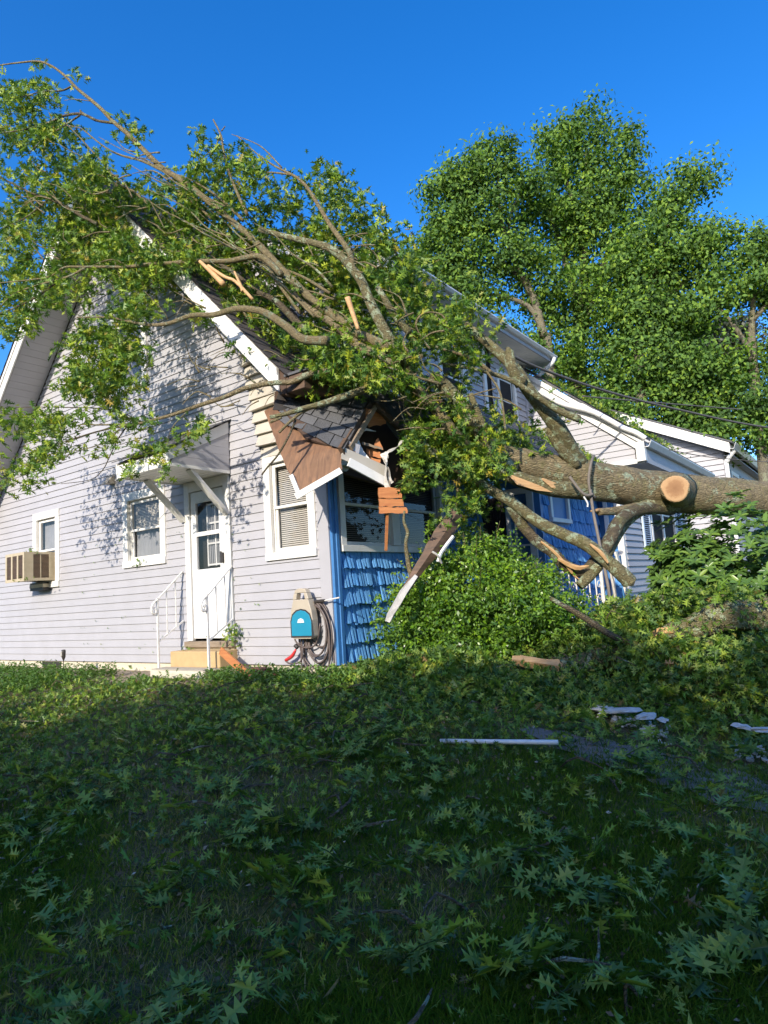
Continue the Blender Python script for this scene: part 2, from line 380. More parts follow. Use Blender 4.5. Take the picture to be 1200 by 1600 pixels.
# ------------------------------------------------------------------ the house
house = empty('house', (0, 0, 0), 'lilac-grey clapboard house with blue shingled porch wall and a smashed porch roof corner', 'house')
FG = lambda u, v, w: (u, -w, v)                  # gable wall, faces -Y
def FX(x0): return lambda u, v, w: (x0 + w, u, v)
def FY(y0): return lambda u, v, w: (u, y0 - w, v)
def boards(name, F, z0, z1, pitch, ul, ur, opens, mat, parent, lip=.02, thin=.002, maxn=999, jit=0.0, seglen=None):
    z = z0; k = 0
    while z < z1 - 1e-3:
        za, zb = z, min(z + pitch, z1); zm = (za + zb) / 2
        L, Rr = ul(zm), ur(zm)
        if Rr - L > .02:
            cuts = sorted({L, Rr} | {c for o in opens if o[2] < zb - 1e-3 and o[3] > za + 1e-3 for c in (o[0], o[1]) if L < c < Rr})
            runs = []; cur = []
            for a, b in zip(cuts[:-1], cuts[1:]):
                m = (a + b) / 2; lo, hi = za, zb
                for o in opens:
                    if o[0] < m < o[1] and o[2] < zb and o[3] > za:
                        if o[2] <= za and o[3] >= zb: lo = hi = 0
                        elif o[2] > za: hi = min(hi, o[2])
                        else: lo = max(lo, o[3])
                if hi - lo < .004:
                    if cur: runs.append(cur)
                    cur = []
                else: cur.append((a, b, lo, hi))
            if cur: runs.append(cur)
            for run in runs:
                mb = MB(); dj = random.uniform(-jit, jit)
                for a, b, lo, hi in run:
                    def uu(u, zz):
                        if abs(u - L) < 1e-6: return ul(zz)
                        if abs(u - Rr) < 1e-6: return ur(zz)
                        return u
                    wl_ = lambda zz: lip + (thin - lip) * (zz - za) / pitch + dj
                    g = .004
                    P = [F(uu(a, lo), lo, 0), F(uu(b, lo), lo, 0), F(uu(b, lo), lo, wl_(lo)), F(uu(a, lo), lo, wl_(lo)),
                         F(uu(a, hi), hi + g, 0), F(uu(b, hi), hi + g, 0), F(uu(b, hi), hi + g, wl_(hi)), F(uu(a, hi), hi + g, wl_(hi))]
                    mb.add(P, [(0, 1, 2, 3), (7, 6, 5, 4), (3, 2, 6, 7), (0, 3, 7, 4), (1, 5, 6, 2), (0, 4, 5, 1)])
                mb.build(name, mat, parent)
        z += pitch; k += 1

def window(parent, F, u0, u1, v0, v1, cas=.11, mull=0, blind='blind', split=.5, name='window', cmat=None, depth=.09, sill=True, room=True, cw=.035, bmat='blind'):
    cm = cmat or MAT['white']; m = MB()
    m.box(u0, u1, v1 - cas, v1, -.02, cw, F).box(u0, u0 + cas, v0 + cas * .8, v1 - cas, -.02, cw - .003, F).box(u1 - cas, u1, v0 + cas * .8, v1 - cas, -.02, cw - .003, F)
    m.box(u0, u1, v0, v0 + cas * .8, -.02, cw + .012, F)
    a, b, c, d = u0 + cas, u1 - cas, v0 + cas * .8, v1 - cas
    # reveals
    m.box(a, a + .02, c, d, -depth, -.022, F).box(b - .02, b, c, d, -depth, -.022, F).box(a + .02, b - .02, d - .02, d, -depth, -.022, F).box(a + .02, b - .02, c, c + .02, -depth, -.022, F)
    w = m.build(name, cm, parent, bevel=.004)
    bays = [(a + .02, b - .02)]
    if mull:
        s = (a + b) / 2; q = MB().box(s - mull / 2, s + mull / 2, c + .02, d - .02, -depth + .02, .01, F); q.build('mullion', cm, w, bevel=.003)
        bays = [(a + .02, s - mull / 2), (s + mull / 2, b - .02)]
    mid = c + (d - c) * split
    for (p, q) in bays:
        for (lo, hi, ww) in ((c + .02, mid + .018, -.055), (mid - .018, d - .02, -.03)) if split else ((c + .02, d - .02, -.04),):
            fr = .036; s = MB()
            s.box(p, q, hi - fr, hi, ww - .016, ww + .012, F).box(p, q, lo, lo + fr, ww - .016, ww + .012, F)
            s.box(p, p + fr, lo + fr, hi - fr, ww - .015, ww + .011, F).box(q - fr, q, lo + fr, hi - fr, ww - .015, ww + .011, F)
            s.build('sash', cm, w, bevel=.003)
            MB().add([F(p + fr - .004, lo + fr - .004, ww - .002), F(q - fr + .004, lo + fr - .004, ww - .002), F(q - fr + .004, hi - fr + .004, ww - .002), F(p + fr - .004, hi - fr + .004, ww - .002)], [(0, 1, 2, 3)]).build('pane', MAT['glass'], w)
        if blind == 'blind':
            s = MB(); zz = c + .03
            while zz < d - .03:
                s.add([F(p + .01, zz, -depth - .004), F(q - .01, zz, -depth - .004), F(q - .01, zz + .019, -depth - .017), F(p + .01, zz + .019, -depth - .017)], [(0, 1, 2, 3)]); zz += .026
            s.build('blind', MAT[bmat], w)
        elif blind == 'mixed':
            s = MB(); zz = mid + .02
            while zz < d - .03:
                s.add([F(p + .01, zz, -depth - .004), F(q - .01, zz, -depth - .004), F(q - .01, zz + .019, -depth - .015), F(p + .01, zz + .019, -depth - .015)], [(0, 1, 2, 3)]); zz += .024
            s.build('blind', MAT[bmat], w)
        if blind in ('mixed', 'curtain'):
            s = MB(); n = 26; hi = mid if blind == 'mixed' else d - .02
            for i in range(n):
                for j in range(2):
                    pass
            vs_ = []; 
            for i in range(n + 1):
                u = p + (q - p) * i / n; ww = -depth - .02 + .012 * math.sin(i * 1.9) + .005 * math.sin(i * 4.3)
                vs_ += [F(u, c + .02 + .03 * abs(math.sin(i * .24)), ww), F(u, hi, ww - .01)]
            s.add(vs_, [(2 * i, 2 * i + 2, 2 * i + 3, 2 * i + 1) for i in range(n)]); s.build('curtain', MAT['curtain'], w, smooth=True)
    if room: MB().box(a - .02, b + .02, c - .02, d + .02, -depth - .06, -depth - .05, F).build('room_dark_panel', MAT['dark'], w)  # thin near-black panel stands in for the shade of a room
    return w

# roof underside of the gable: z = AZ - SL*|x-AX|
AX, AZ, SL = -4.29, 7.69, 1.06
zs = lambda x: AZ - SL * abs(x - AX)
O = .65
# main body behind the boards
gw = MB().prism([(-9.0, .13, -.4), (-.02, .13, -.4), (-.02, .13, 2.55), (-1.0, .13, zs(-1.0) - .03), (AX, .13, AZ - .03), (-9.0, .13, zs(-9.0) - .03)], (0, .12, 0)).build('gable_wall', MAT['dark'], house)
GOP = [(-7.2, -6.27, 1.28, 2.66), (-4.3, -3.2, 1.45, 2.63), (-2.75, -1.74, -.1, 2.58), (-1.08, -.2, 1.31, 2.69), (-4.6, -3.57, 4.29, 5.62)]
inv = lambda z: (AX - (AZ - z) / SL, AX + (AZ - z) / SL)
def gr(z):
    if z < 2.3: return -.17
    if z < 2.68: return -.3
    return min(-1.09 - (z - 2.68) * .21, inv(z)[1] - .01)
gl = lambda z: max(-9.3, inv(z)[0] + .01)
boards('siding_board', FG, 0.0, AZ - .05, .1155, gl, gr, GOP, MAT['siding'], gw, lip=.018)
MB().box(-.17, -.0, -.026, .1, 0.0, 2.30).build('corner_board', MAT['siding'], gw, bevel=.004)
# foundation with crawl-space vent
f_ = MB().box(-9.2, -.03, .02, .3, -.5, -.004); fo = f_.build('foundation', MAT['foundation'], house)
MB().box(-6.95, -6.3, .012, .03, -.12, -.02).build('vent', MAT['dark_metal'], fo)
MB().box(-.03, .03, .03, 3.9, -.5, -.004).build('foundation', MAT['concrete'], house)
for (u0, u1, v0, v1) in [GOP[0], GOP[1], GOP[4], GOP[3]]:
    k = 'curtain' if u0 < -7 else ('mixed' if u0 == -4.3 else ('blind' if u0 == -1.08 else 'curtain'))
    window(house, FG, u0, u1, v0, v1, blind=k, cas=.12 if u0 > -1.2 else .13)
# buckled cream boards beside the smashed porch roof, each one askew
z = 2.66; k = 0
while z < 4.2:
    L = gr(z + .08) + .0; Rr = min(inv(z + .16)[1] - .03, -.42 - .06 * math.sin(z * 5)); h = .165
    if Rr - L > .08:
        tl = random.uniform(-.015, .03); o1 = .035 + .05 * abs(math.sin(k * 1.3)); o2 = o1 + random.uniform(.0, .07)
        MB().add([(L, -.0, z), (Rr, -.0, z + tl), (Rr, -o2, z + tl), (L, -o1, z), (L, 0, z + h), (Rr, 0, z + h + tl), (Rr, -o2 * .35, z + h + tl), (L, -.01, z + h)],
                 [(0, 1, 2, 3), (7, 6, 5, 4), (3, 2, 6, 7), (0, 3, 7, 4), (1, 5, 6, 2), (0, 4, 5, 1)]).build('buckled_board', MAT['cream'], gw)
    z += h; k += 1

# ---- roof over the gable with boarded soffits, fascias, shingle courses
def slope_roof(side, y0, y1, xe):
    """top sheet courses from the eave xe to the ridge"""
    n = 34; top = MB(); 
    xs = np.linspace(xe, AX, n + 1); tz = lambda x: AZ + .27 - SL * abs(x - AX)
    for i in range(n):
        a, b = xs[i], xs[i + 1]
        za, zb = tz(a) + .016, tz(b)
        top.add([(a, y0, za), (a, y1, za), (b, y1, zb + .002), (b, y0, zb + .002), (a, y0, za - .016), (a, y1, za - .016)], [(0, 1, 2, 3), (4, 5, 1, 0)])
    return top
rf = MB().prism([(0.0, -O + .02, zs(0)), (AX, -O + .02, AZ), (-9.4, -O + .02, zs(-9.4)), (-9.4, -O + .02, zs(-9.4) + .25), (AX, -O + .02, AZ + .25), (0.0, -O + .02, zs(0) + .25)], (0, 12, 0)).build('roof', MAT['attic'], house)
for sd_, xe in ((1, .05), (-1, -9.45)):
    q = slope_roof(sd_, -O - .05, 11.4, xe); q.build('shingle_courses', MAT['roof2'], rf)['kind'] = 'stuff'
L2 = math.hypot(1, SL)
def P_s(sd_, s, y, dz=0):        # s metres down the slope from the apex, underside
    return (AX + sd_ * s / L2, y, AZ - SL * s / L2 + dz)
for sd_, smax in ((-1, 7.3), (1, 6.1)):
    s = .03
    while s < smax:
        a, b = P_s(sd_, s, -O, -.014), P_s(sd_, min(s + .128, smax), -O, -.014)
        MB().prism([(a[0], -O + .03, a[2]), (b[0], -O + .03, b[2]), (b[0], -.03, b[2]), (a[0], -.03, a[2])], (0, 0, .012)).build('soffit_board', MAT['siding'], rf)
        s += .135
    a, b = P_s(sd_, 0, -O), P_s(sd_, smax + .02, -O)
    MB().prism([(a[0], -O - .015, a[2] - .04), (b[0], -O - .015, b[2] - .04), (b[0], -O - .015, b[2] + .24), (a[0], -O - .015, a[2] + .25)], (0, .03, 0)).build('fascia', MAT['white'], rf, bevel=.006)
    MB().prism([(a[0], -O - .035, a[2] + .17), (b[0], -O - .035, b[2] + .165), (b[0], -O - .035, b[2] + .245), (a[0], -O - .035, a[2] + .255)], (0, .018, 0)).build('fascia_cap', MAT['white'], rf, bevel=.004)
# broken eave end: dark opened box
MB().box(-.12, .28, -.62, .1, zs(-.05) - .02, zs(-.05) + .2).build('broken_eave_box', MAT['brown_beam'], rf)
MB().box(-.02, .33, -.64, -.2, zs(0) + .22, zs(0) + .25).build('loose_shingle_sheet', MAT['roof'], rf)
# small gable of the rear wing seen past the rake
rw = MB().prism([(-16, 2.0, 2), (-10.6, 2.0, 2), (-10.6, 2.0, 6.6), (-16, 2.0, 3.2)], (0, 2, 0)).build('rear_wing', MAT['dark'], house)
boards('siding_board', FY(2.0), 4.2, 7.3, .13, lambda z: -15, lambda z: -10.55, [(-15, -10, 8, 9)], MAT['siding'], rw, lip=.03)
MB().prism([(-12.6, 1.6, 5.55), (-10.2, 1.6, 8.0), (-10.2, 1.6, 8.22), (-12.6, 1.6, 5.77)], (0, .04, 0)).build('fascia', MAT['white'], rw)

# ---- door, steps part of the house
dr = MB(); F = FG
dr.box(-2.73, -2.62, .31, 2.57, -.02, .035, F).box(-1.88, -1.755, .31, 2.57, -.02, .035, F).box(-2.62, -1.88, 2.42, 2.57, -.02, .034, F)
drf = dr.build('door_frame', MAT['white'], house, bevel=.004)
sd2 = MB()
a, b, c, d = -2.61, -1.89, .34, 2.41
sd2.box(a, a + .11, c, d, -.03, .012, F).box(b - .11, b, c, d, -.03, .012, F).box(a + .11, b - .11, d - .16, d, -.03, .011, F).box(a + .11, b - .11, c, 1.30, -.03, .011, F)
sd2.box(a + .11, b - .11, 1.77, 1.83, -.028, .013, F)
door = sd2.build('door', MAT['white_metal'], house, bevel=.004)
for lo, hi in ((1.30, 1.77), (1.83, d - .16)):
    MB().add([F(a + .105, lo, -.01), F(b - .105, lo, -.01), F(b - .105, hi, -.01), F(a + .105, hi, -.01)], [(0, 1, 2, 3)]).build('pane', MAT['glass'], door)
MB().box(a + .16, b - .16, .52, 1.16, .0, .015, F).build('panel', MAT['white_metal'], door, bevel=.008)
inn = MB(); inn.box(a, b, c, d, -.13, -.118, F); inn.build('inner_door', MAT['dark'], door)
mu = MB()
for u in (a + .24, (a + b) / 2 + .05, b - .14): mu.box(u - .012, u + .012, 1.34, 2.24, -.1, -.085, F)
for v in (1.36, 1.66, 1.95, 2.22): mu.box(a + .24, b - .14, v - .013, v + .013, -.099, -.083, F)
mu.build('muntins', MAT['white'], door)
cu = MB()
for i in range(9): cu.box(a + .25 + i * .04, a + .275 + i * .04, 1.38, 2.2, -.115, -.108, F)
cu.build('door_curtain', MAT['curtain'], door)
hd = MB().box(b - .10, b - .07, 1.36, 1.52, .012, .028, F).box(b - .055, b - .02, 1.36, 1.5, .012, .045, F); hd.build('handle', MAT['dark_metal'], door, bevel=.006)
MB().box(-2.74, -1.74, .225, .305, -.03, .09, F).build('sill', MAT['grey_wood'], house, bevel=.006)
MB().box(-2.72, -1.76, -.1, .225, -.06, .03, F).build('threshold', MAT['foundation'], house)

# ---- door canopy
x0, x1 = -2.84, -1.71
cn = MB().box(x0 - .0, x1, -1.02, -.99, 2.56, 2.74).build('door_canopy', MAT['white'], house, bevel=.004)
i = 0; y = -.985
while y < -.02:
    MB().box(x0 + .02, x1 - .02, y, y + .092, 2.575, 2.585).build('soffit_board', MAT['white'], cn); y += .1
for xx in (x0, x1 - .022):
    MB().prism([(xx, -.99, 2.56), (xx, -.03, 2.56), (xx, -.03, 2.60), (xx, -.99, 2.60)], (.022, 0, 0)).build('base_trim', MAT['white'], cn)
    MB().prism([(xx - .005, -1.03, 2.62), (xx - .005, -.03, 3.13), (xx - .005, -.03, 3.29), (xx - .005, -1.03, 2.76)], (.032, 0, 0)).build('rake_board', MAT['white'], cn, bevel=.004)
    for k in range(5):
        z0 = 2.60 + k * .105; z1 = z0 + .103; yy = lambda z: max(-.98, min(-.031, -1.06 + (z - 2.63) / .51 * .97))
        if z1 < 3.30: MB().prism([(xx + .006, max(-.98, yy(z0)), z0), (xx + .006, -.03, z0), (xx + .006, -.03, z1), (xx + .006, max(-.98, yy(z1)), z1)], (.01 if xx > -2 else .01, 0, 0)).build('siding_board', MAT['siding'], cn)
for k in range(7):
    ya, yb = -1.07 + k * .15, -1.07 + (k + 1) * .15 + .01; zf = lambda y: 2.775 + (y + 1.05) * .515
    MB().prism([(x0 - .04, ya, zf(ya) + .012), (x1 + .04, ya, zf(ya) + .012), (x1 + .04, yb, zf(yb)), (x0 - .04, yb, zf(yb))], (0, 0, .012)).build('shingle_strip', MAT['roof'], cn)
for xx in (x0 + .09, x1 - .10):
    MB().bar((xx, -.03, 2.02), (xx, -.63, 2.57), .05, .10, (1, 0, 0)).build('bracket', MAT['white'], cn, bevel=.003)
# dryer vent hood
MB().prism([(-4.66, -.0, 2.98), (-4.66, -.05, 2.98), (-4.66, -.16, 2.84), (-4.66, -.0, 2.84)], (.15, 0, 0)).build('vent_hood', MAT['dark_metal'] if False else MAT['reel_body'], house, bevel=.004)

# ---- porch wall of blue shingles (faces +X)
pw = MB().box(-.13, -.10, .0, 3.9, -.1, 2.62).build('porch_wall', MAT['dark'], house)
BW = (.16, 2.62, 1.34, 2.52)
def shingle_mesh(w, h):
    """a shake in combed strips: ragged ribs, thick flared butt at the bottom"""
    m = MB(); n = max(3, int(w / .022)); u = 0; 
    for k in range(n):
        uw = w / n; a = u; b = u + uw * .93; lo = random.uniform(0, .022); t = random.choice((random.uniform(.012, .022), random.uniform(.04, .06), random.uniform(.04, .06))); tt = random.uniform(.002, .008)
        m.add([(0, a, lo), (0, b, lo), (t, b, lo), (t * .9, a, lo), (0, a, h), (0, b, h), (tt, b, h), (tt, a, h)],
              [(0, 1, 2, 3), (7, 6, 5, 4), (3, 2, 6, 7), (0, 3, 7, 4), (1, 5, 6, 2), (0, 4, 5, 1)]); u += uw
    me = bpy.data.meshes.new('shingle'); me.from_pydata(m.v, [], m.f); me.materials.append(MAT['blue_shingle']); return me
def shingles(parent, x0, ya, yb, z0, z1, pitch, opens, facing='X', var=None):
    z = z0; cnt = 0; lib = {}
    while z < z1 - .05:
        y = ya + random.uniform(0, .05)
        while y < yb - .03:
            wi = random.choice((.09, .13, .17)); w = min(wi, yb - y)
            h = min(pitch + .03, z1 - z)
            if not any(o[0] - w < y < o[1] and o[2] - h < z < o[3] for o in opens) or any(o[0] - w < y < o[1] and z < o[2] < z + h and o[2] - z > .06 for o in opens):
                for o in opens:
                    if o[0] - w < y < o[1] and z < o[2] < z + h: h = o[2] - z
                key = (round(w, 2), round(h, 2), random.randrange(4))
                if key not in lib: lib[key] = shingle_mesh(*key[:2])
                o_ = bpy.data.objects.new('shingle', lib[key]); COL.objects.link(o_); o_.parent = parent
                if facing == 'X': o_.location = (x0, y, z + random.uniform(-.012, .012))
                else: o_.rotation_euler = (0, 0, -math.pi / 2); o_.location = (y, x0, z)
                cnt += 1
            y += w + random.choice((.004, .012, .028))
        z += pitch
    return cnt
MB().box(-.1, -.002, .0, 3.9, 0, BW[2] - .01).build('sheathing', MAT['blue_trim'], pw)
MB().box(-.1, -.002, BW[1] + .0, 3.9, BW[2] - .01, 2.62).build('sheathing', MAT['blue_trim'], pw)
shingles(pw, .0, .13, 3.9, 0.0, 2.6, .225, [(BW[0] - .02, BW[1] + .02, BW[2], 3)])
for (ya, yb, pr) in ((.0, .055, .035), (.06, .115, .05)):
    MB().box(-.002, pr, ya, yb, 0.0, 2.45).build('corner_post', MAT['blue_trim'], pw, bevel=.004)
window(house, FX(0.0), BW[0], BW[1], BW[2], BW[3], cas=.10, mull=.18, split=.53, cw=.05, bmat='blind_brown')

# ---- entry recess: short return wall, door, louvred shutter, long blue wall, wing
rt = MB().box(0.03, 1.05, 3.93, 4.05, -.5, 2.6).build('entry_wall', MAT['blue_trim'], house)
shingles(rt, 3.93, .05, 1.05, -.3, 2.45, .24, [(-.1, .98, -.5, 2.42)], 'Y')
F = FY(3.93)
for k in range(7): MB().box(-.0 + .05 + k * .055, .095 + k * .055, .3, 2.25, 0, .03, F).build('shutter_slat', MAT['shutter_dark'], rt)
w_ = MB().box(.46, .52, 0, 2.35, 0, .05, F).box(.84, .95, 0, 2.35, 0, .05, F).box(.52, .84, 2.25, 2.35, 0, .05, F).build('entry_door_frame', MAT['white'], rt, bevel=.004)
MB().box(.52, .84, 1.95, 1.98, .002, .04, F).box(.52, .84, 1.4, 1.43, .002, .04, F).box(.6, .62, 0, 2.25, .002, .035, F).build('entry_screen_door', MAT['white'], rt)
MB().box(.62, .84, 0, 2.25, .0, .012, F).build('pane', MAT['glass'], rt)
lw = MB().box(.93, 1.03, 4.0, 6.75, -.5, 2.6).build('long_wall', MAT['blue_trim'], house)
shingles(lw, 1.032, 3.98, 6.72, -.3, 2.45, .235, [(4.27, 5.2, 1.75, 2.5)])
window(house, FX(1.05), 4.3, 5.18, 1.78, 2.44, cas=.09, split=0, blind='none')
ww = MB().box(.9, 1.47, 6.78, 12.2, -.5, 2.95).build('wing_wall', MAT['dark'], house)
MB().box(1.05, 1.47, 6.74, 6.78, -.3, 2.5).build('blue_panel', MAT['blue_trim'], ww)
shingles(ww, 6.74, 1.2, 1.36, -.3, 2.4, .235, [], 'Y')
MB().box(1.37, 1.49, 6.69, 6.80, -.4, 2.6).build('corner_post', MAT['white'], ww, bevel=.004)
boards('siding_board', FX(1.475), -.25, 2.9, .125, lambda z: 6.82, lambda z: 12.15, [(8.0, 11.6, 1.28, 2.75)], MAT['siding'], ww, lip=.03)
MB().box(1.47, 1.52, 12.1, 12.22, -.3, 2.95).build('corner_post', MAT['white'], ww)
window(house, FX(1.49), 8.72, 10.95, 1.3, 2.75, cas=.10, mull=.12, split=.6, blind='curtain', cmat=MAT['white'])
for (ya, yb) in ((8.05, 8.62), (11.0, 11.6)):
    s = MB(); s.box(1.49, 1.53, ya, ya + .07, 1.3, 2.75).box(1.49, 1.53, yb - .07, yb, 1.3, 2.75).box(1.49, 1.53, ya + .07, yb - .07, 1.3, 1.38).box(1.49, 1.53, ya + .07, yb - .07, 2.67, 2.75)
    sh_ = s.build('shutter', MAT['shutter_blue'], house)
    z = 1.39
    sl = MB()
    while z < 2.66: sl.prism([(1.495, ya + .07, z), (1.525, ya + .07, z - .02), (1.527, ya + .07, z - .012), (1.497, ya + .07, z + .008)], (0, yb - ya - .14, 0)); z += .045
    sl.build('louvres', MAT['shutter_blue'], sh_)
# white downspout at the entry
MB().tube([(1.22, 6.6, 2.5), (1.22, 6.62, 2.35), (1.22, 6.66, 1.9), (1.22, 6.66, -.2)], .05, 4, sub=3).build('downspout', MAT['white_metal'], house)
# porch soffit + eave + porch roof (shingled strips)
MB().box(.9, 1.5, 2.4, 6.95, 2.45, 2.47).build('porch_soffit', MAT['siding'], house)
MB().box(1.5, 1.54, 2.4, 6.4, 2.42, 2.58).build('porch_fascia', MAT['white'], house, bevel=.004)
pr = MB().prism([(1.56, 2.3, 2.58), (1.56, 2.3, 2.50), (-.25, 2.3, 3.98), (-.25, 2.3, 4.06)], (0, 4.42, 0)).build('porch_roof', MAT['attic'], house)
for r in range(15):
    xa = 1.58 - r * .125; za = 2.60 + r * .125 * .82; y = 2.25 + (r % 2) * .12
    st_ = MB()
    while y < 6.7:
        w = min(.30, 6.72 - y); lift = random.uniform(.0, .012)
        st_.add([(xa, y, za + .014 + lift), (xa, y + w - .008, za + .014 + lift), (xa - .14, y + w - .008, za + .117), (xa - .14, y, za + .117), (xa, y, za), (xa, y + w - .008, za)], [(0, 1, 2, 3), (4, 5, 1, 0)]); y += w
    st_.build('shingle_course', MAT['roof'], pr)

# ---- dormer (upper storey) on the main roof
MB().box(-8.6, -.16, .4, 10.8, -.3, 3.1).build('inner_core', MAT['dark'], house)
dm = MB().prism([(-.22, 1.7, 3.6), (-.22, 6.72, 3.6), (-.22, 6.72, 5.45), (-.22, 1.7, 5.45)], (-2.0, 0, 0)).build('dormer', MAT['dark'], house)
boards('siding_board', FX(-.2), 3.7, 5.3, .125, lambda z: 1.75, lambda z: 6.66, [(3.2, 4.1, 3.85, 4.95), (4.75, 5.15, 3.7, 5.3), (5.35, 6.2, 3.85, 4.95)], MAT['siding'], dm, lip=.026)
boards('siding_board', FY(1.68), 4.0, 5.42, .125, lambda z: -2.2 + (5.4 - z) * 0, lambda z: -.22, [(-9, -8, 0, 1)], MAT['siding'], dm, lip=.026)
MB().prism([(-4.2, 1.72, 3.6), (-.24, 1.72, 3.6), (-.24, 1.72, 5.6), (-4.2, 1.72, 7.4)], (0, .05, 0)).build('dormer_gable', MAT['siding'], dm)
MB().box(-.19, -.15, 4.77, 4.87, 3.7, 5.33).build('trim', MAT['white'], dm); MB().box(-.24, -.15, 6.64, 6.76, 3.6, 5.33).build('trim', MAT['siding'], dm)
window(house, FX(-.2), 3.2, 4.1, 3.85, 4.95, cas=.1, blind='curtain', split=.5)
window(house, FX(-.2), 5.35, 6.2, 3.85, 4.95, cas=.1, blind='curtain', split=.5)
y = 1.3
while y < 7.0:
    MB().box(-.18, .32, y, y + .115, 5.33, 5.342).build('soffit_board', MAT['white'], dm); y += .123
MB().box(.32, .35, 1.25, 7.05, 5.33, 5.45).build('fascia', MAT['siding'], dm, bevel=.004)  # siding grey puts the eave's shade into the fascia colour
MB().prism([(.36, 1.2, 5.49), (.36, 1.2, 5.46), (-4.1, 1.2, 7.55), (-4.1, 1.2, 7.6)], (0, 5.9, 0)).build('dormer_roof', MAT['roof'], dm)
MB().prism([(.36, 1.24, 5.26), (.36, 1.24, 5.46), (-2.6, 1.24, 6.84), (-2.6, 1.24, 6.64)], (0, .03, 0)).build('fascia', MAT['white'], dm, bevel=.004)
MB().prism([(-.2, 1.3, 5.33), (.3, 1.3, 5.33), (.3, 1.3, 5.27), (-.2, 1.3, 5.27)], (0, .4, 0)).build('eave_return', MAT['white'], dm)
def gutter(a, b, parent, w=.12, h=.11):
    a = np.array(a, float); b = np.array(b, float); o = []
    prof = [(0, 0), (0, -h), (w * .6, -h), (w, -.02), (w, 0), (w - .008, 0), (w - .01, -.02), (w * .57, -h + .01), (.01, -h + .01), (.01, 0)]
    P = [(a[0] + p, a[1], a[2] + q) for p, q in prof]; n = len(P)
    return MB().prism(P, b - a).build('gutter', MAT['white_metal'], parent)
gutter((.35, 1.2, 5.47), (.35, 7.06, 5.47), dm, .09, .06)
# ---- wing gable over the entry
RK = lambda x: 3.36 + (1.98 - x) * .845
wg = MB().prism([(-.1, 6.8, RK(-.1)), (1.9, 6.8, RK(1.9)), (1.9, 6.8, 2.96), (-.1, 6.8, 2.96)], (0, .1, 0)).build('wing_gable', MAT['dark'], house)
boards('siding_board', FY(6.78), 2.98, 5.0, .115, lambda z: -.2, lambda z: min(1.85, 1.98 - (z - 3.36) / .845 - .12), [(-9, -8, 0, 1)], MAT['siding'], wg, lip=.022)
MB().box(.9, 2.0, 6.72, 6.8, 2.9, 2.98).build('bottom_trim', MAT['white'], wg, bevel=.004)
for dz, w, y0 in ((-.26, .17, 6.71), (-.09, .12, 6.66)):
    MB().prism([(-.3, y0, RK(-.3) + dz), (2.03, y0, RK(2.03) + dz), (2.03, y0, RK(2.03) + dz + w), (-.3, y0, RK(-.3) + dz + w)], (0, .05, 0)).build('rake_board', MAT['white'], wg, bevel=.004)
MB().box(1.9, 2.06, 6.64, 6.78, 2.92, 3.28).build('rake_return', MAT['white'], wg, bevel=.006)
MB().box(1.49, 2.02, 6.8, 13.0, 2.93, 2.95).build('wing_soffit', MAT['siding'], house)
MB().box(2.02, 2.05, 6.8, 13.0, 2.9, 3.26).build('wing_fascia', MAT['siding'], house)
gutter((2.05, 6.7, 3.3), (2.05, 13.0, 3.3), house, .13, .12)
MB().prism([(2.12, 6.66, 3.30), (2.12, 6.66, 3.34), (-2.2, 6.66, RK(-2.2) + .1), (-2.2, 6.66, RK(-2.2) + .06)], (0, 6.4, 0)).build('wing_roof', MAT['roof'], house)
for r in range(26):
    xa = 2.12 - r * .14; za = 3.355 + r * .14 * .845
    MB().add([(xa, 6.64, za + .012), (xa, 13.1, za + .012), (xa - .155, 13.1, za + .131), (xa - .155, 6.64, za + .131), (xa, 6.64, za - .01), (xa, 13.1, za - .01)], [(0, 1, 2, 3), (4, 5, 1, 0)]).build('shingle_course', MAT['roof'], wg)
# dropped leader from the dormer gutter, bent along the rake
ld = [(.42, 6.9, 5.4), (.36, 6.88, 5.28), (.0, 6.86, 5.05), (-.06, 6.8, 4.86), (.02, 6.72, 4.72), (.22, 6.66, 4.62), (.6, 6.62, 4.62 - .36 + .06), (1.2, 6.60, 3.86 + .16), (1.7, 6.6, 3.52 + .1), (1.95, 6.6, 3.46), (2.1, 6.64, 3.32)]
MB().tube(ld, [.045] * 6 + [.05, .055, .05, .05, .05], 8, sub=4).build('leader_pipe', MAT['white_metal'], dm, smooth=True)

# ------------------------------------------------------------------ smashed corner of the porch roof
cr = MB()
def slab(pts, th, mat, name, parent, uv=None, ragged=0):
    P = [np.array(p, float) for p in pts]
    if ragged:
        Q = []
        for i, p in enumerate(P):
            q = P[(i + 1) % len(P)]; Q.append(p); L_ = np.linalg.norm(q - p); k = int(L_ / .035)
            for j in range(1, k):
                t = j / k; c_ = sum(P) / len(P); o_ = (c_ - (p + (q - p) * t)); o_ /= np.linalg.norm(o_) + 1e-9
                Q.append(p + (q - p) * t + o_ * random.uniform(-1, 1) * ragged)
        P = Q
    n = sum(np.cross(P[i] - P[0], P[i + 1] - P[0]) for i in range(1, len(P) - 1)); n = n / np.linalg.norm(n)
    if n @ (CAM - P[0]) < 0: n = -n
    return MB().prism(P, -n * th).build(name, mat, parent)
crp = slab([at(442, 640, 7.75), at(470, 612, 7.95), at(560, 604, 8.3), at(577, 625, 8.2), at(532, 702, 7.45), at(478, 684, 7.5)], .03, MAT['attic'], 'collapsed_roof', house)
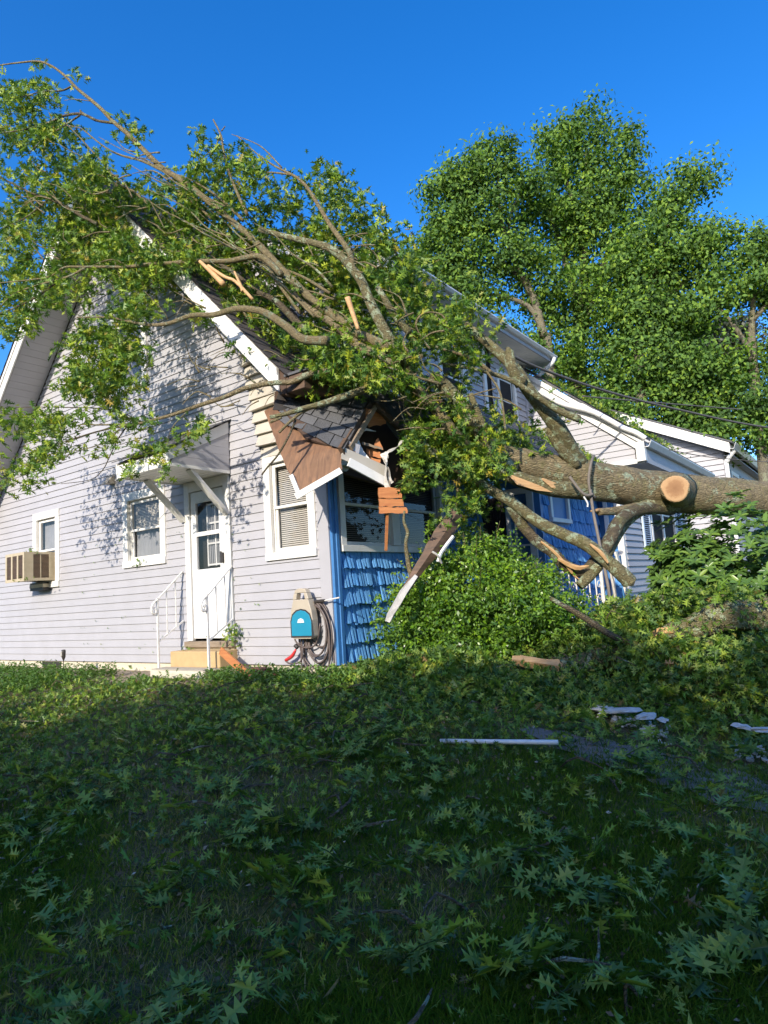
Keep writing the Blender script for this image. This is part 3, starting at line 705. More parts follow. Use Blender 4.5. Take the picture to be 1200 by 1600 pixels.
# individual shingles laid over it, rows parallel to the lower broken edge
A = at(430, 655, 7.70); B = at(538, 706, 7.38); Cc = at(468, 598, 7.98); Dd = at(583, 612, 8.22)
nr, ncol = 6, 5
nn = np.cross(B - A, Cc - A); nn /= np.linalg.norm(nn)
if nn @ (CAM - A) < 0: nn = -nn
bil = lambda u, v: (A * (1 - u) + B * u) * (1 - v) + (Cc * (1 - u) + Dd * u) * v
for r in range(nr):
    for c in range(-1, ncol):
        u0 = (c + (r % 2) * .5) / ncol; u1 = u0 + 1 / ncol - .012; v0 = r / nr; v1 = (r + 1) / nr + .02
        u0c, u1c = max(u0, 0), min(u1, 1)
        if u1c - u0c < .03: continue
        rag = random.uniform(-.03, .03) if r == 0 else 0
        l = .006 + random.uniform(0, .008)
        P = [bil(u0c, v0 + rag) + nn * (l + .012), bil(u1c, v0 - rag) + nn * (l + .012), bil(u1c, v1) + nn * .004, bil(u0c, v1) + nn * .004]
        MB().prism(P, -nn * .006).build('shingle', MAT['roof'], crp)
# hip edge, going down over the far side
slab([at(577, 622, 8.2), at(583, 610, 8.25), at(632, 672, 8.5), at(628, 690, 8.45)], .04, MAT['roof'], 'far_roof_edge', crp)
slab([at(560, 600, 8.35), at(600, 612, 8.6), at(700, 700, 9.2), at(640, 700, 8.9), at(585, 625, 8.4)], .04, MAT['roof'], 'far_roof_plane', crp)
MB().bar(at(533, 705, 7.4), at(578, 632, 8.15), .05, .10).build('rafter', MAT['brown_beam'], crp)
MB().bar(at(548, 700, 7.5), at(586, 636, 8.1), .03, .06).build('rafter', MAT['grey_wood'], crp)
MB().bar(at(584, 632, 8.15), at(632, 675, 8.45), .05, .07).build('rafter', MAT['brown_beam'], crp)
# plywood sheet, torn free, with its white edge trim
ply = slab([at(413, 642, 7.7), at(428, 636, 7.75), at(480, 684, 7.62), at(531, 701, 7.42), at(535, 733, 7.36), at(470, 771, 7.3), at(462, 764, 7.32), at(440, 712, 7.5)], .018, MAT['ply'], 'hanging_plywood', house, ragged=.009)
MB().bar(at(462, 776, 7.3), at(533, 735, 7.34), .03, .07).build('edge_trim', MAT['white'], ply)
MB().bar(at(455, 742, 7.36), at(468, 774, 7.3), .02, .05).build('edge_trim', MAT['white'], ply)
slab([at(426, 640, 7.72), at(436, 610, 7.85), at(470, 610, 7.95), at(446, 642, 7.75)], .03, MAT['dark_metal'], 'torn_felt', crp)
slab([at(430, 612, 7.86), at(455, 598, 8.0), at(462, 640, 7.85), at(444, 650, 7.75), at(428, 636, 7.75)], .02, MAT['attic'], 'torn_board', crp)
# dark slab stands in for the shade inside the open attic
slab([at(528, 700, 8.6), at(560, 620, 9.0), at(660, 620, 9.2), at(720, 745, 9.0), at(610, 760, 8.5), at(535, 740, 8.3)], .05, MAT['attic'], 'attic_shade_slab', house)
MB().box(-.9, .0, .12, 2.8, 2.56, 2.6).build('porch_ceiling', MAT['attic'], house)
sb = lambda pts, mat, nm: slab(pts, .022, MAT[mat], nm, crp, ragged=.018)
sb([at(573, 646, 8.2), at(596, 640, 8.25), at(603, 662, 8.3), at(577, 668, 8.2)], 'orange_wood', 'sheathing_board')
sb([at(566, 660, 7.9), at(572, 638, 8.0), at(578, 640, 8.0), at(570, 672, 7.9)], 'orange_wood', 'sheathing_board')
sb([at(561, 664, 8.1), at(588, 674, 8.15), at(560, 672, 8.1)], 'white', 'splintered_board')
sb([at(559, 683, 7.8), at(566, 700, 7.75), at(581, 722, 7.7), at(553, 710, 7.7)], 'white', 'splintered_board')
sb([at(583, 700, 8.0), at(591, 684, 8.0), at(599, 703, 8.0)], 'orange_wood', 'splintered_board')
sb([at(572, 700, 7.95), at(594, 706, 7.95), at(596, 716, 7.95), at(575, 712, 7.95)], 'orange_wood', 'sheathing_board')
sb([at(574, 713, 7.9), at(595, 718, 7.9), at(592, 727, 7.9), at(576, 722, 7.9)], 'orange_wood', 'sheathing_board')
sb([at(566, 690, 7.85), at(598, 700, 7.9), at(598, 703, 7.9), at(566, 694, 7.85)], 'grey_wood', 'sheathing_board')
sb([at(530, 706, 7.45), at(540, 696, 7.5), at(560, 700, 7.6), at(548, 712, 7.5)], 'orange_wood', 'sheathing_board')
MB().bar(at(534, 708, 7.42), at(603, 738, 7.72), .03, .14).build('fascia', MAT['cream'], crp)
MB().bar(at(545, 722, 7.4), at(602, 753, 7.62), .03, .10).build('fascia', MAT['white'], crp)
MB().bar(at(534, 697, 7.5), at(560, 706, 7.6), .04, .16).build('grey_board', MAT['siding'], crp)
# crumpled white flashing and the hanging board
fl = empty('torn_flashing', tuple(at(605, 730, 7.6)), 'crumpled strip of torn white flashing hanging from the broken porch roof edge', 'flashing')
for nm, pth, wd in (('strip', [at(632, 684, 7.9), at(622, 698, 7.75), at(606, 706, 7.6), at(600, 716, 7.6), at(607, 735, 7.6), at(610, 757, 7.6)], .09),
                    ('strip', [at(600, 708, 7.62), at(604, 722, 7.55), at(602, 742, 7.55), at(606, 766, 7.55)], .06)):
    P, _ = smooth_path(pth, .1, 4); m = MB(); vv = []; k = 0
    for i, p in enumerate(P):
        a = i * .33; w_v = np.array([math.cos(a) * .7, math.sin(a) * .5, .35]) * wd * (.7 + .3 * math.sin(i * 1.3)) / 1.2
        vv += [p - w_v, p + w_v]
    m.add(vv, [(2 * i, 2 * i + 1, 2 * i + 3, 2 * i + 2) for i in range(len(P) - 1)])
    o = m.build(nm, MAT['torn'], fl); so = o.modifiers.new('solid', 'SOLIDIFY'); so.thickness = .006
sb2 = empty('hanging_board', tuple(at(612, 785, 7.5)), 'orange splintered block of three planks hanging before the blue wall window', 'broken board')
rows = [(762, 779, 592, 628), (779, 792, 592, 631), (792, 803, 592, 637)]
for (ya, yb, xa, xb) in rows:
    slab([at(xa, ya, 7.5), at(xb - 2, ya + .6, 7.55), at(xb, yb - 1, 7.55), at(xa + 1, yb - .8, 7.5)], .05, MAT['orange_wood'], 'plank', sb2, ragged=.010)
MB().bar(at(605, 803, 7.56), at(603, 860, 7.7), .03, .03).build('batten', MAT['orange_wood'], sb2)
MB().bar(at(607, 752, 7.6), at(608, 764, 7.55), .03, .04).build('batten', MAT['grey_wood'], sb2)
cs = props(MB().tube([at(632, 798, 7.45), at(631, 815, 7.45), at(637, 832, 7.45), at(634, 850, 7.45), at(638, 880, 7.5), at(643, 905, 7.5)], [.012, .016, .02, .02, .028, .026], 7, .1).build('broken_stick', MAT['bark_thin'], smooth=True),
           'crooked bark-covered stick leaning against the blue wall window', 'stick')
bp = empty('leaning_beam', tuple(at(660, 880, 7.5)), 'brown weathered beam with white gutter piece leaning between blue wall and round bush', 'beam')
MB().tube([at(712, 800, 7.7), at(694, 830, 7.6), at(675, 858, 7.5), at(650, 895, 7.4), at(628, 930, 7.3)], [.08, .11, .09, .06, .04], 5, .15, sub=3, seed=3).build('beam', MAT['brown_beam'], bp)
MB().tube([at(650, 900, 7.35), at(632, 925, 7.25), at(612, 960, 7.15), at(606, 972, 7.12)], [.04, .055, .05, .035], 4, .35, sub=2, seed=5).build('gutter_piece', MAT['torn'], bp)
MB().tube([at(675, 862, 7.3), at(684, 868, 7.3), at(690, 880, 7.35)], .012, 5).build('wire_tie', MAT['torn'], bp)
MB().tube([at(708, 838, 7.5), at(690, 862, 7.4), at(684, 878, 7.35)], .02, 5).build('downpipe', MAT['white_metal'], bp)

# ------------------------------------------------------------------ things along the gable wall
st = empty('concrete_steps', (-2.25, -.3, -.12), 'tan painted block step on a cream concrete slab below the white door', 'steps')
MB().box(-2.76, -1.72, -.31, .02, -.02, .195).build('block_step', MAT['tan'], st, bevel=.012)
MB().box(-2.86, -1.72, -.57, .02, -.2, -.022).build('slab', MAT['foundation'], st, bevel=.02)
MB().box(-2.83, -1.75, -.56, -.32, -.022, -.010).build('slab_top', MAT['concrete'], st)
for k, (px, py) in enumerate(((315, 1058), (330, 1065), (350, 1064))):
    p = onY(px, py, -.6); s = MB().lathe((0, 0, 0), [(.0, -.04), (.05, -.03), (.065, 0), (.045, .035), (.0, .04)], 7)
    o = s.build('rubble_stone', MAT['stone'], smooth=False); o.location = (p[0], p[1], -.13); o.scale = (1, .8, .9); o.rotation_euler = (.2, .3, k)
    props(o, 'small white rubble stone beside the concrete step slab', 'stone', 'rubble stones by the step slab')
def rail(x, lab):
    r = empty('handrail', (x, -.45, -.02), lab, 'handrail')
    MB().bar((x, -.45, -.02), (x, -.45, .94), .026, .026).build('post', MAT['iron_white'], r)
    MB().bar((x, -.47, .90), (x, -.02, 1.30), .034, .016, (0, 0, 1)).build('top_rail', MAT['iron_white'], r)
    MB().bar((x, -.45, .34), (x, -.02, .60), .02, .02).build('bottom_rail', MAT['iron_white'], r)
    for y in (-.30, -.15): MB().bar((x, y, .34 + (y + .45) * .6), (x, y, .92 + (y + .45) * .9), .013, .013).build('baluster', MAT['iron_white'], r)
    sc = [(x, -.47, .905), (x, -.52, .86), (x, -.545, .80), (x, -.53, .74), (x, -.49, .73), (x, -.475, .77), (x, -.495, .80)]
    MB().tube(sc, [.015, .016, .016, .018, .02, .022, .022], 6).build('scroll_end', MAT['iron_white'], r, smooth=True)
rail(-2.82, 'white iron handrail on the side of the steps nearer the window with lace curtain')
rail(-1.76, 'white iron handrail with a tuft of torn leaves at its foot beside the door')
# window air conditioner
ac = empty('window_air_conditioner', (-6.75, -.25, 1.4), 'beige window air conditioner jutting out of the small window', 'air conditioner')
x0, x1, yf, z0, z1 = -7.15, -6.47, -.52, 1.40, 1.90
b_ = MB().box(x0 + .012, x1 - .012, yf + .012, .06, z0 + .012, z1 - .012); b_.build('casing', MAT['ac'], ac, bevel=.01)
g = MB().box(x0, x1, yf - .01, yf + .012, z0, z0 + .05).box(x0, x1, yf - .01, yf + .012, z1 - .05, z1)
for k in range(4): xx = x0 + k * (x1 - x0 - .05) / 3; g.box(xx, xx + .05, yf - .009, yf + .011, z0 + .05, z1 - .05)
g.build('front_grille', MAT['ac'], ac)
MB().box(x0 + .04, x1 - .04, yf + .002, yf + .011, z0 + .04, z1 - .04).build('coil', MAT['brown_beam'], ac)
fn = MB()
for k in range(26): z = z0 + .055 + k * .0155; fn.box(x0 + .05, x1 - .05, yf - .003, yf + .002, z, z + .004)
fn.build('coil_fins', MAT['dark_metal'], ac)
sg = MB().box(x1 - .012, x1, yf + .012, yf + .15, z0, z1).box(x1 - .012, x1, -.1, .05, z0, z1).box(x1 - .012, x1, yf + .15, -.1, z0, z0 + .05).box(x1 - .012, x1, yf + .15, -.1, z1 - .04, z1).box(x1 - .012, x1 - .001, -.255, -.235, z0 + .05, z1 - .04)
sg.build('side_panel', MAT['ac'], ac, bevel=.003)
lv = MB()
for k in range(22): z = z0 + .055 + k * .019; lv.prism([(x1 - .01, yf + .15, z), (x1 - .002, yf + .15, z - .006), (x1 - .001, yf + .15, z + .002), (x1 - .009, yf + .15, z + .008)], (0, .27, 0))
lv.build('side_louvres', MAT['brown_beam'], ac)
MB().box(x0 + .1, x1 - .12, -.15, .05, z0 - .16, z0 - .02).build('support_box', MAT['dark_metal'], ac); MB().box(x0 + .1, x1 - .1, -.16, -.02, z0 - .11, z0 - .05).build('support_shelf', MAT['ac'], ac)
# hose reel
hr = empty('hose_reel', (-.35, -.12, .6), 'beige wall hose reel with teal front hung beside the blue corner', 'hose reel')
cx = -.36; yb = -.19
ou = [(-.19, .36), (-.20, .55), (-.185, .66), (-.15, .74), (-.12, .86), (-.09, .905), (-.03, .925), (.03, .925), (.09, .905), (.12, .86), (.15, .74), (.18, .66), (.195, .55), (.185, .36), (.15, .33), (-.15, .33)]
P = [(cx + a * .92, yb, z) for a, z in ou]
body = MB(); n = len(P)
hole = [(-.07, .80), (.07, .80), (.06, .87), (-.06, .87)]
low = [q for q in P if q[2] <= .75]; 
body.prism([(cx + a * .92, yb, z) for a, z in [(-.19, .36), (-.20, .55), (-.185, .66), (-.15, .745), (-.135, .795), (.135, .795), (.15, .745), (.18, .66), (.195, .55), (.185, .36), (.15, .33), (-.15, .33)]], (0, .10, 0))
body.prism([(cx - .13, yb, .796), (cx - .07, yb, .796), (cx - .055, yb, .872), (cx - .105, yb, .872)], (0, .08, 0)).prism([(cx + .07, yb, .796), (cx + .13, yb, .796), (cx + .105, yb, .872), (cx + .055, yb, .872)], (0, .08, 0))
body.prism([(cx - .105, yb, .873), (cx + .105, yb, .873), (cx + .08, yb, .915), (cx + .03, yb, .928), (cx - .03, yb, .928), (cx - .08, yb, .915)], (0, .08, 0))
body.build('body', MAT['reel_body'], hr, bevel=.008)
MB().prism([(cx + a, yb - .008, z) for a, z in [(-.16, .365), (.16, .365), (.162, .53), (.135, .61), (.07, .655), (0, .668), (-.07, .655), (-.135, .61), (-.162, .53)]], (0, .012, 0)).build('front_door', MAT['reel_blue'], hr, bevel=.004)
MB().prism([(cx + a, yb - .004, z) for a, z in [(-.178, .345), (.176, .345), (.178, .54), (.148, .625), (.08, .672), (0, .686), (-.08, .672), (-.148, .625), (-.18, .54)]], (0, .006, 0)).build('door_rim', MAT['dark_metal'], hr, bevel=.002)
MB().prism([(cx + a, yb - .016, z) for a, z in [(-.055, .52), (.055, .52), (.04, .56), (0, .575), (-.04, .56)]], (0, .010, 0)).build('latch', MAT['white_metal'], hr, bevel=.003)
MB().tube([(cx + .15, -.1, .76), (cx + .3, -.09, .765)], .02, 8, sub=1).build('inlet_pipe', MAT['dark_metal'], hr); MB().tube([(cx + .3, -.09, .765), (cx + .52, -.08, .79)], .009, 6, sub=1).build('inlet_rod', MAT['iron_white'], hr)
for k in range(9):                          # loops of hose, each a real coil
    a = np.linspace(0, 2 * math.pi, 15); ry = .27 + .03 * k * random.uniform(.4, 1.1); rx = .15 + .014 * k; oy = -.045 - .017 * (k % 4)
    top = .76 - .03 * (k % 3); cz = top - ry; ox = cx + .13 + random.uniform(-.03, .04) - .005 * k
    if k > 5: ry += .08; cz = top - ry; 
    MB().tube([(ox + math.sin(q) * rx * (1 + .12 * math.sin(2 * q + k)), oy - .012 * math.sin(q * 2 + k), cz + math.cos(q) * ry) for q in a], .0105, 7, sub=3).build('hose_coil', MAT['hose'], hr, smooth=True)
MB().tube([(cx - .2, -.1, .44), (cx - .2, -.1, .3), (cx - .05, -.1, .22), (cx + .12, -.09, .26), (cx + .2, -.08, .5)], .0105, 7, sub=5).build('hose_coil', MAT['hose'], hr, smooth=True)
MB().tube([(cx - .08, -.1, .22), (cx - .12, -.11, .06), (cx - .28, -.12, .03), (cx - .36, -.12, .06)], .0105, 7, sub=5).build('hose_end', MAT['hose'], hr, smooth=True)
MB().tube([(cx - .36, -.12, .07), (cx - .25, -.12, .12), (cx - .18, -.12, .2)], [.02, .024, .012], 7, sub=3).build('nozzle', MAT['red'], hr, smooth=True)
MB().tube([(cx - .19, -.12, .25), (cx - .15, -.12, .22)], .025, 7, sub=1).build('nozzle_head', MAT['dark_metal'], hr)
# solar stake light
sl_ = empty('solar_stake_light', (-5.05, -.6, -.14), 'thin dark solar stake light standing in weeds by the gable wall', 'garden light')
MB().tube([(-5.05, -.6, -.15), (-5.05, -.6, .10)], .006, 6, sub=1).build('stake', MAT['dark_metal'], sl_)
MB().lathe((-5.05, -.6, 0), [(.006, .08), (.03, .14), (.034, .22), (.030, .25), (.006, .255)], 8).build('lamp_head', MAT['dark_metal'], sl_, smooth=True)
MB().lathe((-5.05, -.635, .15), [(.006, 0), (.014, .01), (.014, .07), (.005, .08)], 6).build('lens', MAT['torn'], sl_)
# pile of bricks and leaning board by the wall
for k, (x, y, z, rz) in enumerate(((-.98, -.33, -.055, .05), (-.76, -.34, -.055, .02), (-.93, -.33, .0, -.04), (-.50, -.28, -.075, .1))):
    o = MB().box(-.125, .125, -.06, .06, -.026, .026).build('brick', MAT['brick'], bevel=.005); o.location = (x, y, z - .02); o.rotation_euler = (0, .02, rz)
    props(o, ['dark red brick lying flat below another, beside the orange board', 'dark red brick at the wall end of the little stack', 'topmost dark red brick on the little stack', 'single dark red brick lying apart on the white slab'][k], 'brick')
props(MB().box(-1.12, -.55, -.42, -.18, -.22, -.12).build('paving_slab', MAT['foundation'], bevel=.01), 'white slab under the red bricks by the gable wall', 'slab')
props(MB().bar((-1.66, -.34, .21), (-1.12, -.38, -.08), .03, .10).build('leaning_board', MAT['orange_wood'], bevel=.003), 'orange broken board leaning from the step down to the bricks', 'board')
# ------------------------------------------------------------------ leaves
random.seed(5)
def oak_template():
    h = [(0, 0), (.24, .025), (.20, .25), (.36, .045), (.46, .42), (.56, .055), (.76, .33), (.76, .055), (1, .0)]
    V = [(x, y * 1.0, .30 * y - .30 * (x - .35) ** 2 - .3 * y * y) for x, y in h] + [(x, -y * .92, .26 * y - .30 * (x - .35) ** 2 - .4 * y * y) for x, y in h[1:-1]]
    V = np.array(V); 
    F = [np.array([[0, 1, 8]]), ]
    L = [(0, 1, 7, 8), (1, 2, 3), (1, 3, 5, 7), (3, 4, 5), (5, 6, 7)]
    m = {0: 0, 8: 8}; m.update({i: 8 + i for i in range(1, 8)})
    quads = [q for q in L if len(q) == 4]; tris = [q for q in L if len(q) == 3]
    quads += [tuple(m[i] for i in q)[::-1] for q in list(quads)]; tris += [tuple(m[i] for i in q)[::-1] for q in list(tris)]
    return V - np.array([0, 0, 0]), np.array(quads), np.array(tris)
OAKV, OAKQ, OAKT = oak_template()
OVAL = (np.array([(0, 0, 0), (.45, .26, .05), (1, 0, -.08), (.45, -.26, .05)], float), np.array([[0, 1, 2, 3]]), None)
OVAL6 = (np.array([(0, 0, 0), (.3, .17, .05), (.7, .16, .03), (1, 0, -.1), (.7, -.16, .03), (.3, -.17, .05)], float), np.array([[0, 1, 2, 3], [0, 3, 4, 5]]), None)
def rand_rot(n, up=0.0, rg=rng):
    """random frames: x axis = leaf direction, z axis = normal; up pulls the normals towards +z"""
    nz = rg.normal(size=(n, 3)); nz[:, 2] += up * 2.5; nz /= np.linalg.norm(nz, axis=1)[:, None]
    x = rg.normal(size=(n, 3)); x -= nz * (x * nz).sum(1)[:, None]; x /= np.linalg.norm(x, axis=1)[:, None]
    return np.stack([x, np.cross(nz, x), nz], 1)          # rows
def leaves(name, pos, size, mat, parent=None, tmpl='oak', up=0.0, kind='stuff', tint=None, rg=rng, rot=None):
    n = len(pos)
    Tv, Q, T = (OAKV, OAKQ, OAKT) if tmpl == 'oak' else (OVAL if tmpl == 'oval' else OVAL6)
    Rm = rand_rot(n, up, rg) if rot is None else rot
    sz = np.full(n, size) if np.isscalar(size) else size
    V = np.einsum('kj,njl->nkl', Tv, Rm) * sz[:, None, None] + pos[:, None, :]
    k = len(Tv); off = (np.arange(n) * k)[:, None, None]
    Fs = [(Q[None] + off).reshape(-1, Q.shape[1])]
    if T is not None: Fs.append((T[None] + off).reshape(-1, T.shape[1]))
    ti = rg.random(n) if tint is None else tint
    return mesh_np(name, V.reshape(-1, 3), Fs, mat, parent, np.repeat(ti, k), kind)

# ------------------------------------------------------------------ the fallen oak
rgb = random.Random(11)
tree = empty('fallen_oak', tuple(at(1200, 780, 10.0)), 'huge fallen oak with lichened trunk and leafy crown lying across the house roof', 'tree')
def D(px, py):                   # how far in front of the lens the crown lies: nearer at the fork, farther over the gable
    return float(np.interp(px, [0, 200, 400, 600, 800, 1000, 1200], [9.9, 9.5, 8.8, 8.1, 8.4, 9.2, 10.0]))
def br(pts, r0, r1, name='branch', mat='bark_thin', n=8, rough=.1, dd=0.0, dl=None, wav=.0):
    wav *= .4; rough *= .6
    m = len(pts); P = []
    for i, p in enumerate(pts):
        d = (p[2] if len(p) > 2 else D(*p[:2]) + dd - .3 + (dl[i] if dl else 0)); P.append(at(p[0], p[1], d))
    rr = [r0 + (r1 - r0) * i / (m - 1) for i in range(m)]
    return MB().tube(P, rr, n, rough, sub=4, seed=int(pts[0][0]), wav=wav).build(name, MAT[mat], tree, smooth=True)
tk = [(1420, 800, 11.3), (1200, 781, 10.1), (1120, 775, 9.7), (1055, 770, 9.45), (985, 760, 9.1), (925, 748, 8.85), (870, 737, 8.7), (812, 722, 8.55), (770, 706, 8.5)]
MB().tube([at(*p) for p in tk], [.34, .29, .28, .28, .26, .235, .215, .18, .12], 20, .045, sub=8, seed=2, wav=.02).build('trunk', MAT['bark'], tree, smooth=True)
# sawn stub facing the camera
cpt = at(1055, 763, 8.78); bpt = at(1062, 772, 9.45); ax = (CAM - cpt); ax /= np.linalg.norm(ax); ax = (ax + np.array([.0, -.1, .05])); ax /= np.linalg.norm(ax)
MB().tube([cpt - ax * .6, cpt - ax * .22, cpt], [.27, .195, .175], 20, .05, sub=3, seed=4).build('sawn_stub', MAT['bark'], tree, smooth=True)
cf = MB(); rg_ = np.random.default_rng(3); prof = [(0, .0)] + [(.19 * f, 0.0) for f in (.3, .6, .85, 1.0)]
cf.lathe((0, 0, -.01), [(.005, .012), (.06, .012), (.115, .011), (.158, .010), (.173, .0)], 26)
cf.v = [(x * (1 + .06 * math.sin(3 * math.atan2(y, x)) + .02 * math.sin(7 * math.atan2(y, x))), y * (1.06 if y < 0 else 1.0), z) for x, y, z in cf.v]
o = cf.build('cut_face', MAT['cut'], tree, local=True); o.location = cpt + ax * .006 - wloc(tree); o.rotation_euler = Vector(ax).to_track_quat('Z', 'Y').to_euler()
B = 'bark'; BL = 'bark_lichen'; BD = 'bark_dark'
br([(960, 772, 8.95), (915, 768, 8.7), (868, 764, 8.5), (820, 752, 8.4), (780, 735, 8.35), (740, 712, 8.3)], .13, .08, 'limb', BL, 14, .1)
MB().prism([at(795, 743, 8.22), at(835, 758, 8.3), at(862, 769, 8.38), at(838, 766, 8.3), at(808, 757, 8.22)], np.array([.02, .03, .01])).build('split_wood', MAT['split'], tree)
MB().prism([at(845, 748, 8.3), at(868, 757, 8.4), at(882, 768, 8.45), at(862, 762, 8.35)], np.array([.02, .03, .01])).build('split_wood', MAT['split'], tree)
# lower limb
br([(655, 692, 7.9), (690, 716, 7.95), (730, 742, 8.0), (770, 768, 8.05), (800, 785, 8.05), (840, 815, 8.0), (880, 835, 7.95), (915, 850, 7.9), (950, 878, 7.85), (975, 900, 7.8), (984, 910, 7.8)], .045, .09, 'limb', BL, 14, .09, wav=.03)
MB().prism([at(972, 888, 7.75), at(988, 905, 7.75), at(984, 916, 7.75), at(976, 905, 7.72)], np.array([.03, .05, .0])).build('split_wood', MAT['split'], tree)
br([(798, 790, 8.1), (812, 815, 8.1), (838, 845, 8.05), (862, 862, 8.0), (885, 885, 8.0), (915, 892, 8.0), (938, 868, 8.1), (955, 840, 8.2), (972, 810, 8.5), (1005, 795, 8.9), (1050, 795, 9.3)], .06, .09, 'limb', BD, 12, .12, wav=.05)
br([(1055, 790, 9.3), (1015, 790, 9.05), (985, 806, 8.8), (965, 830, 8.5), (945, 868, 8.15), (925, 895, 7.95), (905, 915, 7.9)], .11, .06, 'limb', BL, 13, .08)
br([(1000, 792, 9.0), (965, 798, 8.7), (935, 800, 8.5)], .07, .045, 'stub', B, 9)
br([(936, 797, 8.5), (922, 799, 8.42)], .03, .01, 'split_wood', 'split', 6)
MB().tube([at(845, 846, 7.95), at(870, 866, 7.9), at(898, 900, 7.9), (at(905, 905, 7.9))], [.012, .02, .016, .006], 5, .2).build('split_wood', MAT['split'], tree)
MB().tube([at(872, 873, 7.85), at(900, 886, 7.85), at(920, 884, 7.85)], [.02, .03, .008], 5, .3).build('split_wood', MAT['split'], tree)
MB().tube([at(922, 850, 7.78), at(940, 866, 7.75), at(950, 880, 7.72)], [.01, .025, .008], 5, .3).build('split_wood', MAT['split'], tree)
# limbs rising over the roof
br([(905, 726, 8.75), (893, 706, 8.6), (872, 670, 8.4), (850, 640, 8.3), (824, 608, 8.2), (806, 578, 8.2), (775, 548, 8.25), (745, 522, 8.3), (728, 508, 8.4)], .12, .045, 'limb', BL, 13, .08, wav=.03)
br([(815, 600, 8.15), (800, 575, 8.1), (795, 552, 8.1), (790, 548, 8.1)], .09, .05, 'limb', BL, 10, .08)
br([(900, 728, 8.6), (880, 705, 8.5), (868, 690, 8.45), (855, 668, 8.4)], .08, .05, 'limb', BL, 10, .08)
br([(800, 735, 8.4), (770, 708, 8.3), (744, 665, 8.2), (718, 630, 8.15), (692, 600, 8.1), (672, 588, 8.1)], .12, .07, 'limb', BL, 13, .09, wav=.03)
br([(775, 715, 8.3), (762, 690, 8.15), (748, 650, 8.1), (735, 615, 8.1)], .07, .035, 'branch', BL, 9)
br([(735, 700, 8.3), (712, 680, 8.0), (690, 650, 7.95), (650, 605, 7.95), (628, 562, 8.0), (600, 540), (560, 521), (520, 492), (487, 468), (458, 440), (432, 412), (393, 372), (340, 327), (295, 290), (253, 262), (226, 236), (200, 210), (177, 190), (160, 172), (143, 157), (120, 138), (103, 120), (82, 104), (60, 96), (30, 98), (0, 102), (-40, 108)], 0.072, 0.006, 'limb', 'bark_thin', 10, .07)
br([(640, 575, 8.1), (622, 552), (600, 515), (577, 470), (566, 442), (550, 420), (534, 402), (513, 387), (495, 381), (473, 376), (440, 368), (405, 359)], 0.072, 0.032, 'limb', 'bark_lichen', 10, .07)
br([(550, 420), (548, 400), (540, 385), (522, 360), (513, 347), (498, 322), (480, 293), (470, 283), (460, 275), (430, 260), (400, 239), (370, 212)], 0.040, 0.006, 'branch', 'bark_thin', 8)
br([(455, 273), (430, 270), (405, 268), (395, 258)], 0.014, 0.004)
br([(440, 262), (415, 235), (395, 222), (362, 210)], 0.011, 0.004)
br([(387, 337), (370, 300), (358, 270), (350, 240), (346, 215), (340, 200), (333, 187)], 0.022, 0.009)
br([(346, 212), (340, 222), (335, 235), (328, 240), (310, 215)], 0.010, 0.004)
br([(346, 205), (352, 197)], 0.010, 0.006)
br([(380, 345), (355, 320), (330, 300), (300, 282), (275, 272)], 0.022, 0.006)
br([(403, 393), (420, 420), (445, 457), (470, 490)], 0.025, 0.022)
br([(512, 533), (473, 530), (450, 512), (417, 490), (395, 484), (367, 483), (335, 492), (300, 493), (265, 505), (235, 508), (200, 502), (170, 496), (120, 496)], .055, .009, dd=-.9)
br([(262, 500, 8.4), (258, 490, 8.35), (240, 470, 8.3), (226, 455, 8.3)], 0.007, 0.004)
br([(640, 600), (600, 560), (560, 540), (520, 505), (480, 480), (455, 455)], .07, .04, mat='bark')
br([(520, 560), (490, 530), (460, 500), (430, 470), (400, 455), (370, 430), (340, 410)], .06, .02, mat='bark_dark')
br([(395, 468), (368, 440), (350, 432), (325, 415)], .02, .02, mat='split', name='split_wood', dd=-.5)
br([(312, 408), (330, 425), (350, 445)], .02, .04, mat='split', name='split_wood', dd=-.5)
br([(366, 424), (376, 446), (380, 455)], .01, .03, mat='split', name='split_wood', dd=-.5)
br([(560, 515), (553, 495), (543, 465)], .02, .035, mat='split', name='split_wood', dd=-.3)
br([(640, 520), (615, 490), (600, 465), (590, 450)], .045, .035, mat='bark_lichen')
br([(660, 560), (640, 520), (620, 495)], 0.025, 0.022)
br([(260, 270), (223, 252), (190, 243), (167, 232), (147, 217), (125, 200), (100, 196)], 0.019, 0.005)
br([(178, 192), (150, 188), (128, 176), (126, 172)], .02, .012, mat='bark_dark')
br([(150, 188), (127, 178), (100, 181), (80, 190), (60, 197), (30, 204), (0, 208), (-30, 214)], .02, .006, mat='bark_dark')
br([(125, 180), (95, 200), (70, 215), (45, 240)], .014, .005, mat='bark_dark')
br([(110, 136), (95, 142), (67, 143), (40, 150), (0, 160)], .014, .005, mat='bark_dark')
br([(67, 143), (85, 155), (95, 172)], 0.007, 0.004)
br([(140, 158), (118, 155), (100, 157)], 0.006, 0.003)
br([(152, 350), (128, 338), (110, 327), (80, 312), (50, 302), (20, 287), (-10, 272)], .026, .01, mat='bark_dark')
br([(75, 312), (40, 340), (0, 358)], .012, .005, mat='bark_dark')
br([(235, 322), (210, 300), (187, 287), (163, 257), (140, 232), (125, 215), (100, 190)], 0.020, 0.006)
br([(440, 430), (410, 402), (383, 403), (355, 408), (300, 408), (270, 411), (233, 413), (200, 417), (167, 417), (130, 417), (100, 418), (78, 432), (40, 438), (0, 442)], .04, .006, dd=-.4)
br([(135, 417), (112, 430), (90, 437), (60, 445), (20, 460), (0, 480)], .016, .006, dd=-.4)
